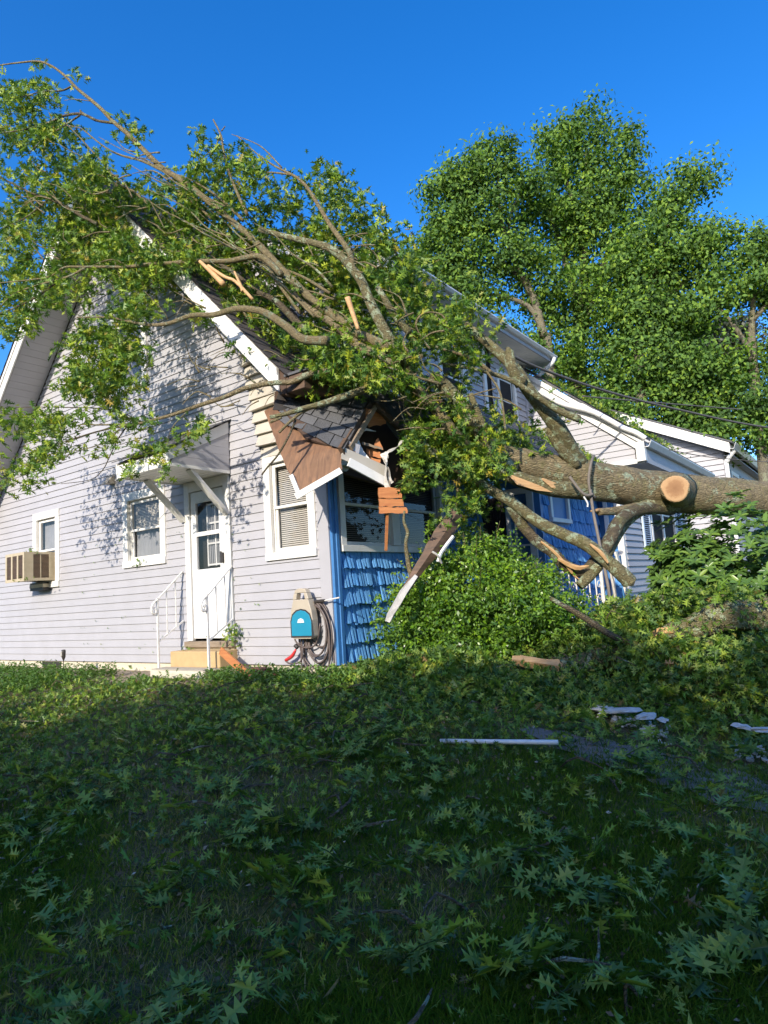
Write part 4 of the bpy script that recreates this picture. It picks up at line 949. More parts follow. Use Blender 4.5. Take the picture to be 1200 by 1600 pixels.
br([(330, 385), (300, 392), (270, 393), (258, 395)], 0.011, 0.004)
br([(300, 372), (315, 385), (335, 403), (350, 415)], 0.009, 0.007)
br([(0, 490, 9.2), (30, 478, 9.2), (60, 462, 9.2), (90, 440, 9.2)], .012, .014, mat='bark_dark')
for i in range(15):
    x0_ = rgb.uniform(330, 640); y0_ = 330 + (x0_ - 330) * .72 + rgb.uniform(-30, 55); L_ = rgb.uniform(90, 230); sl_a = math.radians(rgb.uniform(203, 226)); p = []
    for j in range(5):
        t = j / 4; p.append((x0_ + L_ * t * math.cos(sl_a) + rgb.uniform(-5, 5), y0_ + L_ * t * math.sin(sl_a) * (1 - .12 * t) + rgb.uniform(-5, 5)))
    br(p, rgb.uniform(.010, .022), .004, dd=rgb.uniform(-.35, .3), n=6, mat=rgb.choice(('bark_thin', 'bark_lichen', 'bark_thin')))
# low branch across the gable wall
br([(520, 578, 7.4), (485, 584, 7.45), (455, 597, 7.5), (430, 598, 7.5), (385, 606, 7.6), (350, 621, 7.7), (310, 634, 7.85), (270, 648, 8.1), (240, 656, 8.3), (215, 662, 8.5), (190, 663, 8.7), (150, 664, 8.9), (125, 663, 9.0)], .04, .008, dd=0, mat='bark')
br([(205, 658, 8.5), (180, 643, 8.7), (150, 638, 9.0), (120, 637, 9.2), (60, 636, 9.5), (0, 638, 9.8)], .013, .005, mat='bark_dark')
br([(215, 663, 8.5), (180, 668, 8.6), (150, 675, 8.8), (120, 684, 9.0), (88, 694, 9.1), (55, 705, 9.2), (20, 715, 9.4)], .015, .004, mat='bark_dark')
br([(200, 664, 8.6), (185, 685, 8.7), (172, 712, 8.8), (160, 735, 8.9), (140, 750, 9.0), (95, 756, 9.1)], .01, .004, mat='bark_dark')
br([(300, 638, 7.9), (285, 650, 7.9), (268, 670, 7.9), (262, 690, 7.9)], .009, .004)
br([(330, 620, 7.8), (310, 612, 7.8), (298, 618, 7.8), (285, 632, 7.8)], .01, .005)
br([(190, 668, 8.7), (165, 690, 8.7), (140, 700, 8.8), (110, 705, 8.9)], .008, .003)
# broken arm over the crushed corner
br([(612, 590, 7.6), (590, 600, 7.5), (560, 612, 7.4), (530, 622, 7.35), (500, 632, 7.3), (475, 638, 7.25), (450, 646, 7.2), (422, 652, 7.2)], .055, .022, mat='bark_lichen')
br([(488, 636, 7.3), (470, 645, 7.25), (452, 660, 7.2), (436, 676, 7.2)], .022, .014)
br([(462, 656, 7.25), (452, 680, 7.2), (435, 710, 7.15), (418, 730, 7.1), (409, 742, 7.1)], .013, .009, mat='bark_dark')
br([(422, 660, 7.2), (440, 652, 7.2)], .016, .018)
br([(690, 600, 7.8), (660, 592, 7.7), (625, 580, 7.6), (600, 572, 7.6)], .02, .008)
# thin ones in front of the dormer
br([(905, 655, 8.1), (870, 640, 8.1), (840, 620, 8.05), (800, 595, 8.0), (765, 583, 8.0), (735, 575, 8.0), (690, 568, 8.0)], .05, .014, mat='bark_lichen')
br([(770, 585, 8.0), (745, 565, 8.0), (715, 552, 8.0), (690, 545, 8.0), (672, 538, 8.0)], .03, .012)
br([(760, 580, 7.9), (780, 610, 7.85), (786, 640, 7.8), (790, 672, 7.8)], .012, .014)
br([(775, 607, 7.9), (745, 615, 7.9), (720, 623, 7.9)], .008, .007)
br([(700, 510), (690, 492), (668, 488), (655, 495), (650, 510), (660, 530), (672, 545)], .012, .014)
br([(702, 515), (680, 492, 8.1)], .01, .008)
br([(760, 583, 8.0), (745, 568, 8.0), (744, 560, 8.0)], .01, .008)
br([(815, 640, 7.9), (790, 625, 7.9), (755, 618, 7.9), (735, 617, 7.9)], .012, .006)
br([(720, 730, 8.0), (716, 755, 8.0), (714, 790, 8.0), (716, 815, 8.0)], .018, .014)
br([(640, 420), (622, 400), (605, 372), (598, 365)], .02, .008, dd=.8)

for i in range(150):              # fine twigs, bare against the sky or half hidden in leaves
    x = rgb.uniform(60, 700); y = rgb.uniform(360, 640) if x > 300 else rgb.uniform(235, 480)
    if x > 600: y = rgb.uniform(480, 700)
    a = math.radians(rgb.uniform(150, 250)); l = rgb.uniform(25, 60); c = rgb.uniform(-.5, .5)
    p = [(x, y), (x + l * .5 * math.cos(a), y + l * .5 * math.sin(a)), (x + l * math.cos(a + c), y + l * math.sin(a + c))]
    br(p, rgb.uniform(.006, .016), .003, dd=rgb.uniform(-.6, .2), name='twig', n=5)

# crown foliage: (x, y, rx, ry, leaves, depth shift)
CL = [(755, 775, 28, 45, 260, .9), (800, 672, 45, 22, 230, .2), (850, 655, 30, 18, 90, .2), (730, 820, 20, 30, 120, .6), (270, 395, 60, 30, 500, -.4), (215, 425, 50, 25, 300, -.4), (700, 520, 50, 25, 260, -.2), (745, 550, 35, 18, 120, -.2), (790, 690, 45, 25, 260, -.2), (770, 725, 35, 22, 220, -.4), (150, 265, 40, 25, 260, -.3), (50, 150, 55, 40, 330, 0), (75, 215, 75, 60, 700, 0), (20, 190, 50, 60, 350, 0), (40, 300, 60, 70, 850, 0), (110, 290, 60, 60, 650, .2), (30, 400, 55, 60, 850, 0), (110, 370, 80, 60, 1100, .2),
      (200, 320, 80, 50, 950, .3), (280, 360, 80, 55, 1050, .3), (330, 330, 60, 45, 450, .3), (180, 400, 80, 45, 950, 0), (250, 430, 70, 35, 650, 0), (360, 400, 70, 50, 850, .3), (90, 450, 60, 35, 520, -.3),
      (30, 500, 40, 45, 330, -.6), (40, 470, 40, 25, 200, -.4), (130, 520, 50, 35, 260, -.6), (170, 560, 60, 50, 620, -.7), (125, 590, 45, 45, 420, -.8), (190, 530, 35, 50, 330, -.8), (215, 480, 40, 45, 380, -.8), (165, 615, 45, 25, 230, -.8), (190, 585, 30, 40, 200, -.8),
      (25, 655, 40, 25, 200, -.4), (70, 665, 45, 25, 210, -.5), (20, 735, 45, 30, 280, -.5), (75, 705, 40, 30, 260, -.6), (100, 645, 30, 20, 120, -.6), (120, 700, 15, 12, 30, -.6), (155, 705, 9, 8, 16, -.7), (190, 660, 20, 10, 50, -1), (185, 690, 18, 16, 60, -1),
      (225, 702, 16, 8, 30, -1.2), (255, 735, 10, 12, 22, -1.4), (240, 655, 18, 8, 40, -1.1), (305, 668, 22, 16, 90, -1.1), (210, 735, 18, 6, 30, -1.2), (235, 708, 30, 5, 60, -1.0), (265, 692, 30, 5, 40, -1.0), (640, 470, 45, 30, 260, 0), (680, 520, 40, 28, 220, -.1), (720, 560, 30, 22, 110, -.1), (735, 690, 50, 30, 300, -.3),
      (225, 200, 22, 14, 60, 0), (205, 215, 14, 12, 35, 0), (308, 215, 16, 14, 35, 0), (330, 250, 45, 25, 230, 0), (380, 255, 35, 20, 150, 0), (300, 290, 45, 30, 260, 0), (370, 300, 40, 40, 300, 0), (190, 290, 30, 20, 80, 0),
      (440, 310, 50, 45, 300, .4), (500, 290, 30, 35, 160, .5), (530, 285, 15, 30, 60, .6), (555, 330, 35, 55, 260, .6), (590, 345, 18, 22, 60, .6), (600, 400, 50, 55, 560, .6), (640, 420, 40, 50, 330, .7), (500, 350, 60, 50, 480, .5),
      (430, 380, 60, 50, 620, .4), (500, 420, 70, 50, 850, .4), (570, 440, 50, 50, 560, .5), (440, 460, 60, 35, 650, .3), (520, 490, 60, 35, 580, .3), (600, 490, 50, 40, 420, .4), (660, 470, 45, 40, 420, .5), (340, 455, 40, 25, 250, .3),
      (425, 528, 50, 22, 300, -.4), (500, 545, 55, 30, 560, -.4), (560, 575, 60, 35, 760, -.5), (500, 580, 40, 25, 330, -.6), (610, 560, 50, 40, 560, -.4), (400, 500, 35, 20, 200, -.2), (370, 478, 30, 15, 130, -.1), (310, 497, 22, 8, 50, -.9), (640, 610, 50, 40, 520, -.4),
      (700, 500, 45, 35, 360, -.1), (690, 560, 50, 35, 330, -.3), (660, 660, 50, 40, 520, -.4), (655, 715, 32, 40, 380, -.5), (640, 750, 20, 22, 130, -.6), (700, 690, 55, 40, 620, -.3), (750, 700, 55, 35, 520, -.2), (720, 740, 40, 30, 320, -.2), (700, 805, 18, 14, 60, -.5), (680, 815, 10, 8, 20, -.5), (730, 790, 22, 35, 150, -.1), (640, 680, 30, 30, 240, -.5),
      (790, 660, 22, 15, 70, -.4), (760, 550, 35, 20, 90, 0), (770, 640, 20, 16, 70, -.3), (830, 700, 35, 20, 160, 0), (745, 640, 25, 20, 90, -.2), (700, 620, 25, 30, 120, -.2), (850, 620, 15, 12, 30, 0), (720, 480, 30, 25, 150, 0)]
Pf = []; Sz = []
for (x, y, rx, ry, n, dd) in CL:
    n = int(n * (.95 if x < 620 else .76))
    if x > 600 and y < 720: dd += .35
    k = max(3, n // 14)                                     # sprays: leaves gather in tufts with gaps between
    cxx = x + rng.normal(size=k) * rx * .52; cyy = y + rng.normal(size=k) * ry * .52; cdd = rng.normal(size=k) * .28
    w = rng.integers(0, k, n)
    px = cxx[w] + rng.normal(size=n) * 7.5; py = cyy[w] + rng.normal(size=n) * 6.5
    dp = np.interp(px, [0, 200, 400, 600, 800, 1000, 1200], [9.9, 9.5, 8.8, 8.1, 8.4, 9.2, 10.0]) + dd + cdd[w] + rng.normal(size=n) * .09
    rr = np.stack([px - 600, py - 800, np.full(n, FPX)], 1) @ R_.T / FPX
    Pf.append(CAM + rr * dp[:, None]); Sz.append(rng.uniform(.08, .155, n))
Pf = np.concatenate(Pf); Sz = np.concatenate(Sz)
# keep out of the house: push nothing through the gable wall
ok = ~((Pf[:, 1] > -.12) & (Pf[:, 0] < 0) & (Pf[:, 2] < AZ - SL * np.abs(Pf[:, 0] - AX) + .3))
ok &= ~((Pf[:, 0] < .1) & (Pf[:, 1] > .0) & (Pf[:, 2] < 2.5))
cc_ = (Pf - CAM) @ R_; qx = 600 + FPX * cc_[:, 0] / cc_[:, 2]; qy = 800 + FPX * cc_[:, 1] / cc_[:, 2]
ok &= ~((qx > 425) & (qx < 632) & (qy > 618 - .0 * qx) & (qy < 880)) & ~((qx > 395) & (qx < 470) & (qy > 545) & (qy < 900))
ok &= ~((qx > 740) & (qx < 850) & (qy > 520) & (qy < 690) & (rng.random(len(qx)) < .5))
Pf = Pf[ok]; Sz = Sz[ok]
leaves('foliage', Pf, Sz, MAT['oak_leaf'], tree, up=.25, tint=rng.random(len(Pf)) ** .8)
# the tufts nearest the lens, each spray an object
spr_lib = []
def spray_mesh(k, mat, nl=8, L=.22, tname='spray'):
    rg = np.random.default_rng(100 + k); mb = MB()
    pts = [np.array([0, 0, 0]), np.array([L * .5, rg.normal() * .02, .02]), np.array([L, rg.normal() * .04, .0])]
    mb.tube(pts, [.004, .003, .0015], 5, sub=2, cap=False)
    nb = len(mb.v); V = [np.array(mb.v)]; Fq = [np.array(mb.f)]; Ft = []; tn = [np.full(nb, .02)]
    for i in range(nl):
        t = .25 + .75 * i / (nl - 1); base = np.array([L * t, 0, .01]); a = (1 if i % 2 else -1) * rg.uniform(.5, 1.2) if i < nl - 1 else rg.uniform(-.2, .2)
        tilt = rg.uniform(-.5, .5); xax = np.array([math.cos(a), math.sin(a), rg.uniform(-.15, .35)]); xax /= np.linalg.norm(xax)
        zax = np.array([rg.normal() * .6, rg.normal() * .6, 1]); zax -= xax * (zax @ xax); zax /= np.linalg.norm(zax); yax = np.cross(zax, xax)
        s = rg.uniform(.075, .14); v = (OAKV * np.array([1, rg.uniform(.8, 1.15), rg.uniform(.2, 1.6)]) @ np.stack([xax, yax, zax])) * s + base; off = sum(len(q) for q in V)
        V.append(v); Fq.append(OAKQ + off); Ft.append(OAKT + off); tn.append(np.full(len(v), rg.uniform(.05, .95)))
    V = np.concatenate(V)
    me_o = mesh_np(tname, V, [np.concatenate(Fq), np.concatenate(Ft)], mat, None, np.concatenate(tn))
    me = me_o.data; bpy.data.objects.remove(me_o); return me
oak_sprays = [spray_mesh(k, MAT['oak_leaf']) for k in range(10)]
lit_sprays = [spray_mesh(k + 20, MAT['litter_leaf'], 7, .2) for k in range(14)]
def front_spots(n, boxes):
    out = []
    for i in range(n):
        x, y, rx, ry, _, dd = boxes[i % len(boxes)]
        px = x + rgb.gauss(0, rx * .5); py = y + rgb.gauss(0, ry * .5); out.append(at(px, py, D(px, py) + dd - .35))
    return out
tl_ = wloc(tree)
sel = [c for c in CL if c[4] >= 100 and c[0] < 760]
for p in front_spots(240, sel):
    if p[1] > -.15 and p[0] < 0 and p[2] < zs(p[0]) + .2: continue
    cc_ = (p - CAM) @ R_; qx, qy = 600 + FPX * cc_[0] / cc_[2], 800 + FPX * cc_[1] / cc_[2]
    if 395 < qx < 645 and 600 < qy < 900: continue
    o = bpy.data.objects.new('leaf_spray', rgb.choice(oak_sprays)); COL.objects.link(o); o.parent = tree; o.location = p - tl_
    o.rotation_euler = (rgb.uniform(-.9, .9), rgb.uniform(-.2, 1.2), rgb.uniform(0, 6.28)); s = rgb.uniform(.8, 1.15); o.scale = (s, s, s)
# rope looped round the trunk and hanging down
rp = empty('hanging_cable', tuple(at(925, 775, 8.4)), 'grey cable looped round the fallen trunk and hanging to the ground', 'cable')
MB().tube([at(928, 712, 8.75), at(924, 722, 8.5), at(920, 745, 8.42), at(922, 768, 8.42), at(930, 778, 8.5)], .018, 7).build('loop', MAT['rope'], rp, smooth=True)
MB().tube([at(922, 765, 8.4), at(927, 800, 8.3), at(935, 840, 8.1), (at(943, 880, 7.9)), at(950, 915, 7.8), at(955, 940, 7.8), at(973, 968, 7.8)], .020, 7).build('cable', MAT['rope'], rp, smooth=True)
MB().tube([at(890, 745, 8.35), at(905, 765, 8.3), at(916, 774, 8.3), at(926, 772, 8.35)], .02, 7).build('cable', MAT['rope'], rp, smooth=True)
MB().tube([at(912, 776, 8.2), at(918, 786, 8.2), at(918, 792, 8.2)], .011, 6).build('clamp', MAT['white_metal'], rp)
# overhead wires
def wire(lab, pts, r):
    props(MB().tube(pts, r, 6, sub=10).build('overhead_wire', MAT['wire'], smooth=True), lab, 'wire')
wire('thick overhead wire running from the dormer eave past the tall trees', [at(716, 505, 9.5), at(790, 550, 10), at(850, 578, 10.6), at(950, 612, 11.6), at(1060, 640, 12.8), at(1200, 668, 14.5), at(1400, 690, 17)], .022)
wire('thin overhead wire below the thick one, in front of the trees', [at(910, 619, 12), at(1000, 627, 13), at(1160, 640, 15)], .014)
wire('thin service wire stretched low across the far white gable', [at(1045, 703, 11), at(1100, 713, 11.3), at(1150, 718, 11.6), at(1205, 722, 12), at(1300, 725, 13)], .008)

# ------------------------------------------------------------------ far house
fh = empty('far_house', (-2, 20, 0), 'white clapboard house farther down the street with black shutters and a white gutter', 'house')
YF = 18.0
q = lambda px, py: onY(px, py, YF)
rA, rB = q(925, 636), q(1142, 694); sl2 = (rB[2] - rA[2]) / (rB[0] - rA[0])
XW = q(1134, 745)[0]; rk = lambda x: rB[2] + (x - rB[0]) * sl2
MB().prism([(-12, YF + .1, 0), (XW, YF + .1, 0), (XW, YF + .1, rk(XW) - .3), (-5, YF + .1, rk(-5) - .3), (-12, YF + .1, rk(-5) - .3 - 5)], (0, 12, 0)).build('wall', MAT['siding'], fh)
boards('siding_board', FY(YF + .08), 2.0, rk(-4) - .4, .19, lambda z: max(-6, -5), lambda z: min(XW - .02, rB[0] + (z + .38 - rB[2]) / sl2), [(-9, -8, 0, 1)], MAT['siding'], fh, lip=.05)
MB().prism([(-6, YF - .4, rk(-6) - .34), (rB[0], YF - .4, rB[2] - .34), (rB[0], YF - .4, rB[2]), (-6, YF - .4, rk(-6))], (0, .06, 0)).build('rake_board', MAT['white'], fh)
MB().prism([(-6, YF - .34, rk(-6) - .3), (rB[0], YF - .34, rB[2] - .3), (rB[0], YF - .34, rB[2] - .27), (-6, YF - .34, rk(-6) - .27)], (0, .45, 0)).build('soffit', MAT['white'], fh)
MB().prism([(rB[0] + .1, YF - .42, rB[2] + .03), (-6, YF - .42, rk(-6) + .05), (-6, YF - .42, rk(-6)), (rB[0] + .1, YF - .42, rB[2] - .03)], (0, 13, 0)).build('roof', MAT['roof'], fh)
gutter((rB[0], YF - .42, rB[2] - .02), (rB[0], YF + 12, rB[2] - .02), fh, .2, .2)
MB().box(XW, rB[0], YF, YF + 12, rB[2] - .36, rB[2] - .33).build('soffit', MAT['siding'], fh)
MB().tube([(rB[0] + .1, YF - .2, rB[2] - .25), (XW + .12, YF - .15, rB[2] - .55), (XW + .08, YF - .08, rB[2] - .9), (XW + .08, YF - .05, .2)], .07, 6, sub=3).build('downspout', MAT['white_metal'], fh)
for k, ya in enumerate((19.0, 22.2, 25.4)):
    window(fh, FX(XW + .01), ya, ya + 1.7, 2.9, 4.15, cas=.14, mull=.16, split=.5, blind='none')
    for yy in (ya - .5, ya + 1.72): MB().box(XW, XW + .05, yy, yy + .46, 2.9, 4.15).build('shutter', MAT['dark_metal'], fh)

# ------------------------------------------------------------------ standing trees behind
def crown_pts(blobs, n, rg, tuft=.45, per=60):
    W = np.array([b[3] * b[4] * b[5] for b in blobs]) ** .72; W /= W.sum(); out = []; nrm = []; tn = []
    for b, w in zip(blobs, W):
        m = max(6, int(n * w)); k = max(3, m // per)
        d = rg.normal(size=(k, 3)); d /= np.linalg.norm(d, axis=1)[:, None]; r = rg.random(k) ** .3
        c = np.array(b[:3]) + d * r[:, None] * np.array(b[3:6]) * 1.02
        wv = rg.integers(0, k, m); sc_ = rg.uniform(.45, 1.45, k)[wv][:, None]; g_ = rg.normal(size=(m, 3)); g_ /= np.maximum(1, np.linalg.norm(g_, axis=1) / 1.9)[:, None]; tn.append(np.clip(rg.random(m) * .75 + rg.uniform(-.12, .3, k)[wv], 0, 1)); o_ = g_ * tuft * sc_ * np.array([1, 1, .62]); out.append(c[wv] + o_); nrm.append(o_ / tuft + np.array([0, 0, .35]) + rg.normal(size=(m, 3)) * .6)
    return np.concatenate(out), np.concatenate(nrm), np.concatenate(tn)
def bg_tree(base, label, blobs, n, size, trunk, limbs, seed, mat='far_leaf', tuft=.38):
    n = int(n * 1.6); blobs = [(b[0], b[1], b[2], b[3] * .97, b[4] * .95, b[5] * .97) for b in blobs]
    t = empty('oak_tree', base, label, 'tree'); rg = np.random.default_rng(seed)
    MB().tube(trunk[0], trunk[1], 10, .08, sub=4, seed=seed).build('trunk', MAT['bark_far'], t, smooth=True)
    for L in limbs: MB().tube(L[0], L[1], 7, .08, sub=3, seed=seed).build('limb', MAT['bark_far'], t, smooth=True)
    P, N, TN = crown_pts(blobs, n, rg, tuft); N /= np.linalg.norm(N, axis=1)[:, None]; X = rg.normal(size=P.shape); X -= N * (X * N).sum(1)[:, None]; X /= np.linalg.norm(X, axis=1)[:, None]
    leaves('crown', P, rg.uniform(size * .5, size * .95, len(P)), MAT[mat], t, 'oval', rot=np.stack([X, np.cross(N, X), N], 1), rg=rg, tint=TN)
    return t
def bb(px, py, d, rpx, rpy, rd=None):     # crown lobe seen at a pixel, with radii in pixels
    p = at(px, py, d); s = d / FPX; return (p[0], p[1], p[2], rpx * s, (rd or (rpx + rpy) / 2) * s, rpy * s)
g0 = lambda px, d: (lambda p: (p[0], p[1], -.6))(at(px, 760, d))
dd = 27.0
bg_tree(g0(905, dd), 'tallest green oak rising behind the roofs, its top above all other trees',
        [bb(915, 195, dd, 38, 38), bb(880, 240, dd, 55, 50), bb(950, 250, dd, 62, 50), bb(900, 310, dd, 80, 55), bb(975, 320, dd, 50, 45), bb(860, 360, dd, 70, 50), bb(930, 380, dd, 80, 55), bb(850, 440, dd - 1, 55, 45), bb(900, 470, dd, 80, 50), bb(960, 460, dd - 2, 60, 50), bb(870, 540, dd - 1, 50, 50), bb(930, 560, dd, 70, 60), bb(905, 640, dd, 90, 50)],
        30000, .24, ([np.array(g0(905, dd)), at(905, 620, dd), at(906, 520, dd), at(912, 420, dd), at(915, 300, dd), at(916, 220, dd)], [.33, .28, .22, .16, .09, .04]),
        [([at(906, 520, dd), at(935, 440, dd), at(960, 360, dd), at(965, 300, dd)], [.2, .15, .1, .04]), ([at(908, 480, dd), at(880, 400, dd), at(860, 330, dd)], [.17, .12, .05]), ([at(913, 380, dd), at(890, 300, dd), at(880, 250, dd)], [.12, .08, .04])], 31)
d2 = 25.5
bg_tree(g0(868, d2), 'slimmer green oak with bare forked pale trunk next to the tallest oak',
        [bb(775, 245, d2, 32, 36), bb(735, 285, d2, 50, 38), bb(700, 320, d2, 38, 50), bb(760, 330, d2, 45, 45), bb(690, 380, d2, 36, 42), bb(735, 400, d2, 42, 42), bb(800, 400, d2, 40, 42), bb(690, 430, d2, 35, 32), bb(760, 470, d2, 30, 26), bb(815, 290, d2, 30, 40), bb(720, 450, d2, 35, 28), bb(780, 520, d2, 26, 18), bb(745, 555, d2, 30, 18)],
        17500, .23, ([np.array(g0(868, d2)), at(858, 570, d2), at(848, 520, d2), at(832, 460, d2), at(800, 400, d2), at(782, 330, d2), at(778, 260, d2)], [.24, .21, .18, .14, .1, .06, .03]),
        [([at(846, 510, d2), at(825, 478, d2), at(780, 462, d2), at(725, 462, d2)], [.14, .10, .07, .03]), ([at(832, 460, d2), at(812, 430, d2), at(770, 395, d2), at(735, 330, d2)], [.15, .11, .07, .03]), ([at(822, 440, d2), at(800, 425, d2), at(750, 410, d2), at(705, 385, d2)], [.09, .06, .05, .02]), ([at(800, 400, d2), at(795, 350, d2), at(812, 300, d2)], [.08, .06, .03])], 37)
d3 = 24.0
bg_tree(g0(1010, d3), 'broad green oak with a detached knob of leaves at its upper edge',
        [bb(1085, 275, d3, 30, 26), bb(1060, 305, d3, 30, 22), bb(1045, 345, d3, 34, 26), bb(1095, 370, d3, 28, 20), bb(1010, 400, d3, 60, 45), bb(1070, 410, d3, 60, 45), bb(1000, 480, d3, 55, 45), bb(1060, 500, d3, 60, 40), bb(1000, 560, d3, 60, 45), bb(1050, 590, d3, 70, 40), bb(990, 640, d3, 60, 35), bb(1100, 620, d3, 60, 40), bb(1080, 660, d3, 80, 30)],
        27000, .23, ([np.array(g0(1010, d3)), at(1000, 600, d3), at(1005, 500, d3), at(1030, 400, d3), at(1060, 310, d3)], [.24, .2, .15, .1, .04]),
        [([at(1005, 500, d3), at(1060, 450, d3), at(1110, 400, d3)], [.14, .1, .04]), ([at(1003, 540, d3), at(1060, 520, d3), at(1120, 520, d3)], [.1, .07, .03])], 41)
d4 = 22.5
bg_tree(g0(1190, d4), 'green oak at the edge of view, darker below and paler at its top',
        [bb(1150, 385, d4, 38, 30), bb(1195, 385, d4, 40, 32), bb(1250, 400, d4, 60, 50), bb(1150, 440, d4, 50, 38), bb(1210, 450, d4, 55, 42), bb(1160, 620, d4, 60, 45), bb(1120, 560, d4, 45, 28), bb(1200, 560, d4, 50, 26), bb(1220, 660, d4, 60, 45), bb(1150, 680, d4, 60, 28), bb(1110, 480, d4, 35, 30), bb(1280, 500, d4, 60, 150)],
        22000, .22, ([np.array(g0(1190, d4)), at(1180, 600, d4), at(1175, 500, d4), at(1185, 400, d4)], [.2, .16, .1, .04]),
        [([at(1180, 560, d4), at(1140, 500, d4), at(1110, 470, d4)], [.1, .07, .03]), ([at(1176, 500, d4), at(1220, 450, d4), at(1240, 400, d4)], [.1, .07, .03])], 43)
d5 = 31.0
bg_tree(g0(1080, d5), 'dark purple-leaved tree half hidden between the green oaks', [bb(1070, 530, d5, 60, 45), bb(1120, 520, d5, 60, 40), bb(1040, 500, d5, 40, 35), bb(1090, 580, d5, 80, 45), bb(1150, 540, d5, 50, 40)],
        9000, .26, ([np.array(g0(1080, d5)), at(1080, 620, d5), at(1085, 520, d5)], [.3, .2, .08]), [], 47, 'purple_leaf')
d6 = 34.0
bg_tree(g0(660, d6), 'low bluish green tree between the fallen crown and the forked oak', [bb(640, 440, d6, 40, 50), bb(680, 480, d6, 50, 40), bb(620, 400, d6, 30, 30), bb(730, 540, d6, 60, 40), bb(790, 590, d6, 60, 40), bb(660, 560, d6, 80, 60)],
        9000, .27, ([np.array(g0(660, d6)), at(660, 560, d6), at(655, 470, d6)], [.3, .2, .08]), [], 53)

# ------------------------------------------------------------------ shrubs
def lump_pts(n, c, r, rg, tuft=.05, shell=.5, per=10):
    k = max(20, n // (per * 3)); d = rg.normal(size=(k, 3)); d /= np.linalg.norm(d, axis=1)[:, None]
    f = 1 + .14 * np.sin(d[:, 0] * 7 + 1) + .12 * np.sin(d[:, 2] * 9) + .12 * np.sin(d[:, 1] * 11 + 2) + rg.normal(size=k) * .10
    rr = (shell + (1 - shell) * rg.random(k)) ** .6 * f
    cc = np.array(c) + d * rr[:, None] * np.array(r); w = rg.integers(0, k, n)
    p = cc[w] + rg.normal(size=(n, 3)) * tuft; return p[p[:, 2] > gz(p[:, 0], p[:, 1])]
bc = at(742, 960, 7.9)
sh = empty('round_bush', (bc[0], bc[1], -.35), 'big rounded bush with tiny bright green leaves before the blue porch wall', 'bush')
rg = np.random.default_rng(61)
P = np.concatenate([lump_pts(40000, (bc[0], bc[1], .45), (.92, .8, .78), rg, .05, .55), lump_pts(14000, (bc[0] - .45, bc[1] - .35, .25), (.55, .45, .62), rg, .05, .5), lump_pts(13000, (bc[0] + .6, bc[1] + .3, .35), (.6, .6, .6), rg, .05, .5)])
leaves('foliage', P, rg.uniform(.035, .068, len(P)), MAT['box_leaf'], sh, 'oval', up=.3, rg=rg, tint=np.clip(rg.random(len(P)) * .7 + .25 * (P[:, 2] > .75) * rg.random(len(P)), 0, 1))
for k in range(9):
    a = k * .7; e = np.array([bc[0] + .5 * math.cos(a), bc[1] + .5 * math.sin(a), .7 + .2 * math.sin(k * 2)])
    MB().tube([(bc[0], bc[1], -.4), (bc[0] + .2 * math.cos(a), bc[1] + .2 * math.sin(a), .1), e], [.025, .016, .006], 6).build('stem', MAT['bark_dark'], sh)
for k in range(34):                    # stray shoots
    a = rg.uniform(0, 6.28); e = rg.uniform(.2, 1.4); c_ = np.array([bc[0], bc[1], .45]); dv = np.array([math.cos(a) * math.cos(e), math.sin(a) * math.cos(e), math.sin(e)]); s0 = c_ + dv * .7; s1 = c_ + dv * rg.uniform(.95, 1.18) + np.array([0, 0, .05])
    MB().tube([s0, s1], [.004, .002], 4, sub=1).build('shoot', MAT['bark_thin'], sh)
    m_ = 16; t_ = rg.random(m_); leaves('shoot_leaves', s0 + (s1 - s0) * t_[:, None] + rg.normal(size=(m_, 3)) * .018, rg.uniform(.035, .06, m_), MAT['box_leaf'], sh, 'oval', up=.2, rg=rg, tint=rg.uniform(.5, 1, m_))
rc = at(1150, 880, 9.0)
rh = empty('broad_leaf_bush', (rc[0], rc[1], -.4), 'large evergreen bush with broad glossy leaves in whorls beside the shuttered window', 'bush'); rg = np.random.default_rng(67)
def whorls(n, c, r, rg, L=.13):
    d = rg.normal(size=(n, 3)); d[:, 2] = np.abs(d[:, 2]) * .8 + .0 * d[:, 2]; d /= np.linalg.norm(d, axis=1)[:, None]
    d2_ = rg.normal(size=(n, 3)); d2_ /= np.linalg.norm(d2_, axis=1)[:, None]; d = np.where(rg.random((n, 1)) < .45, d2_, d)
    cc = np.array(c) + d * (rg.random(n) ** .3)[:, None] * np.array(r) * (1 + .12 * np.sin(d[:, :1] * 8))
    P = []; Rt = []
    for i in range(n):
        m = 7; ph = rg.random() * 6; axn = d[i] * .6 + np.array([0, -.15, .6]) + rg.normal(size=3) * .2; axn /= np.linalg.norm(axn)
        u = np.cross(axn, (.3, .9, .1)); u /= np.linalg.norm(u); v = np.cross(axn, u)
        for k in range(m):
            a = ph + k * 6.283 / m; x = u * math.cos(a) + v * math.sin(a) + axn * rg.uniform(.0, .5); x /= np.linalg.norm(x)
            z = axn - x * (axn @ x); z /= np.linalg.norm(z); P.append(cc[i]); Rt.append(np.stack([x, np.cross(z, x), z]))
    return np.array(P), np.array(Rt)
P, Rt = whorls(620, (rc[0], rc[1], .55), (1.25, 1.1, 1.25), rg)
P2, Rt2 = whorls(300, tuple(at(1085, 905, 8.8)), (.55, .5, .6), rg)
P = np.concatenate([P, P2]); Rt = np.concatenate([Rt, Rt2])
leaves('foliage', P, rg.uniform(.09, .17, len(P)), MAT['rhodo_leaf'], rh, 'oval6', rot=Rt, rg=rg)
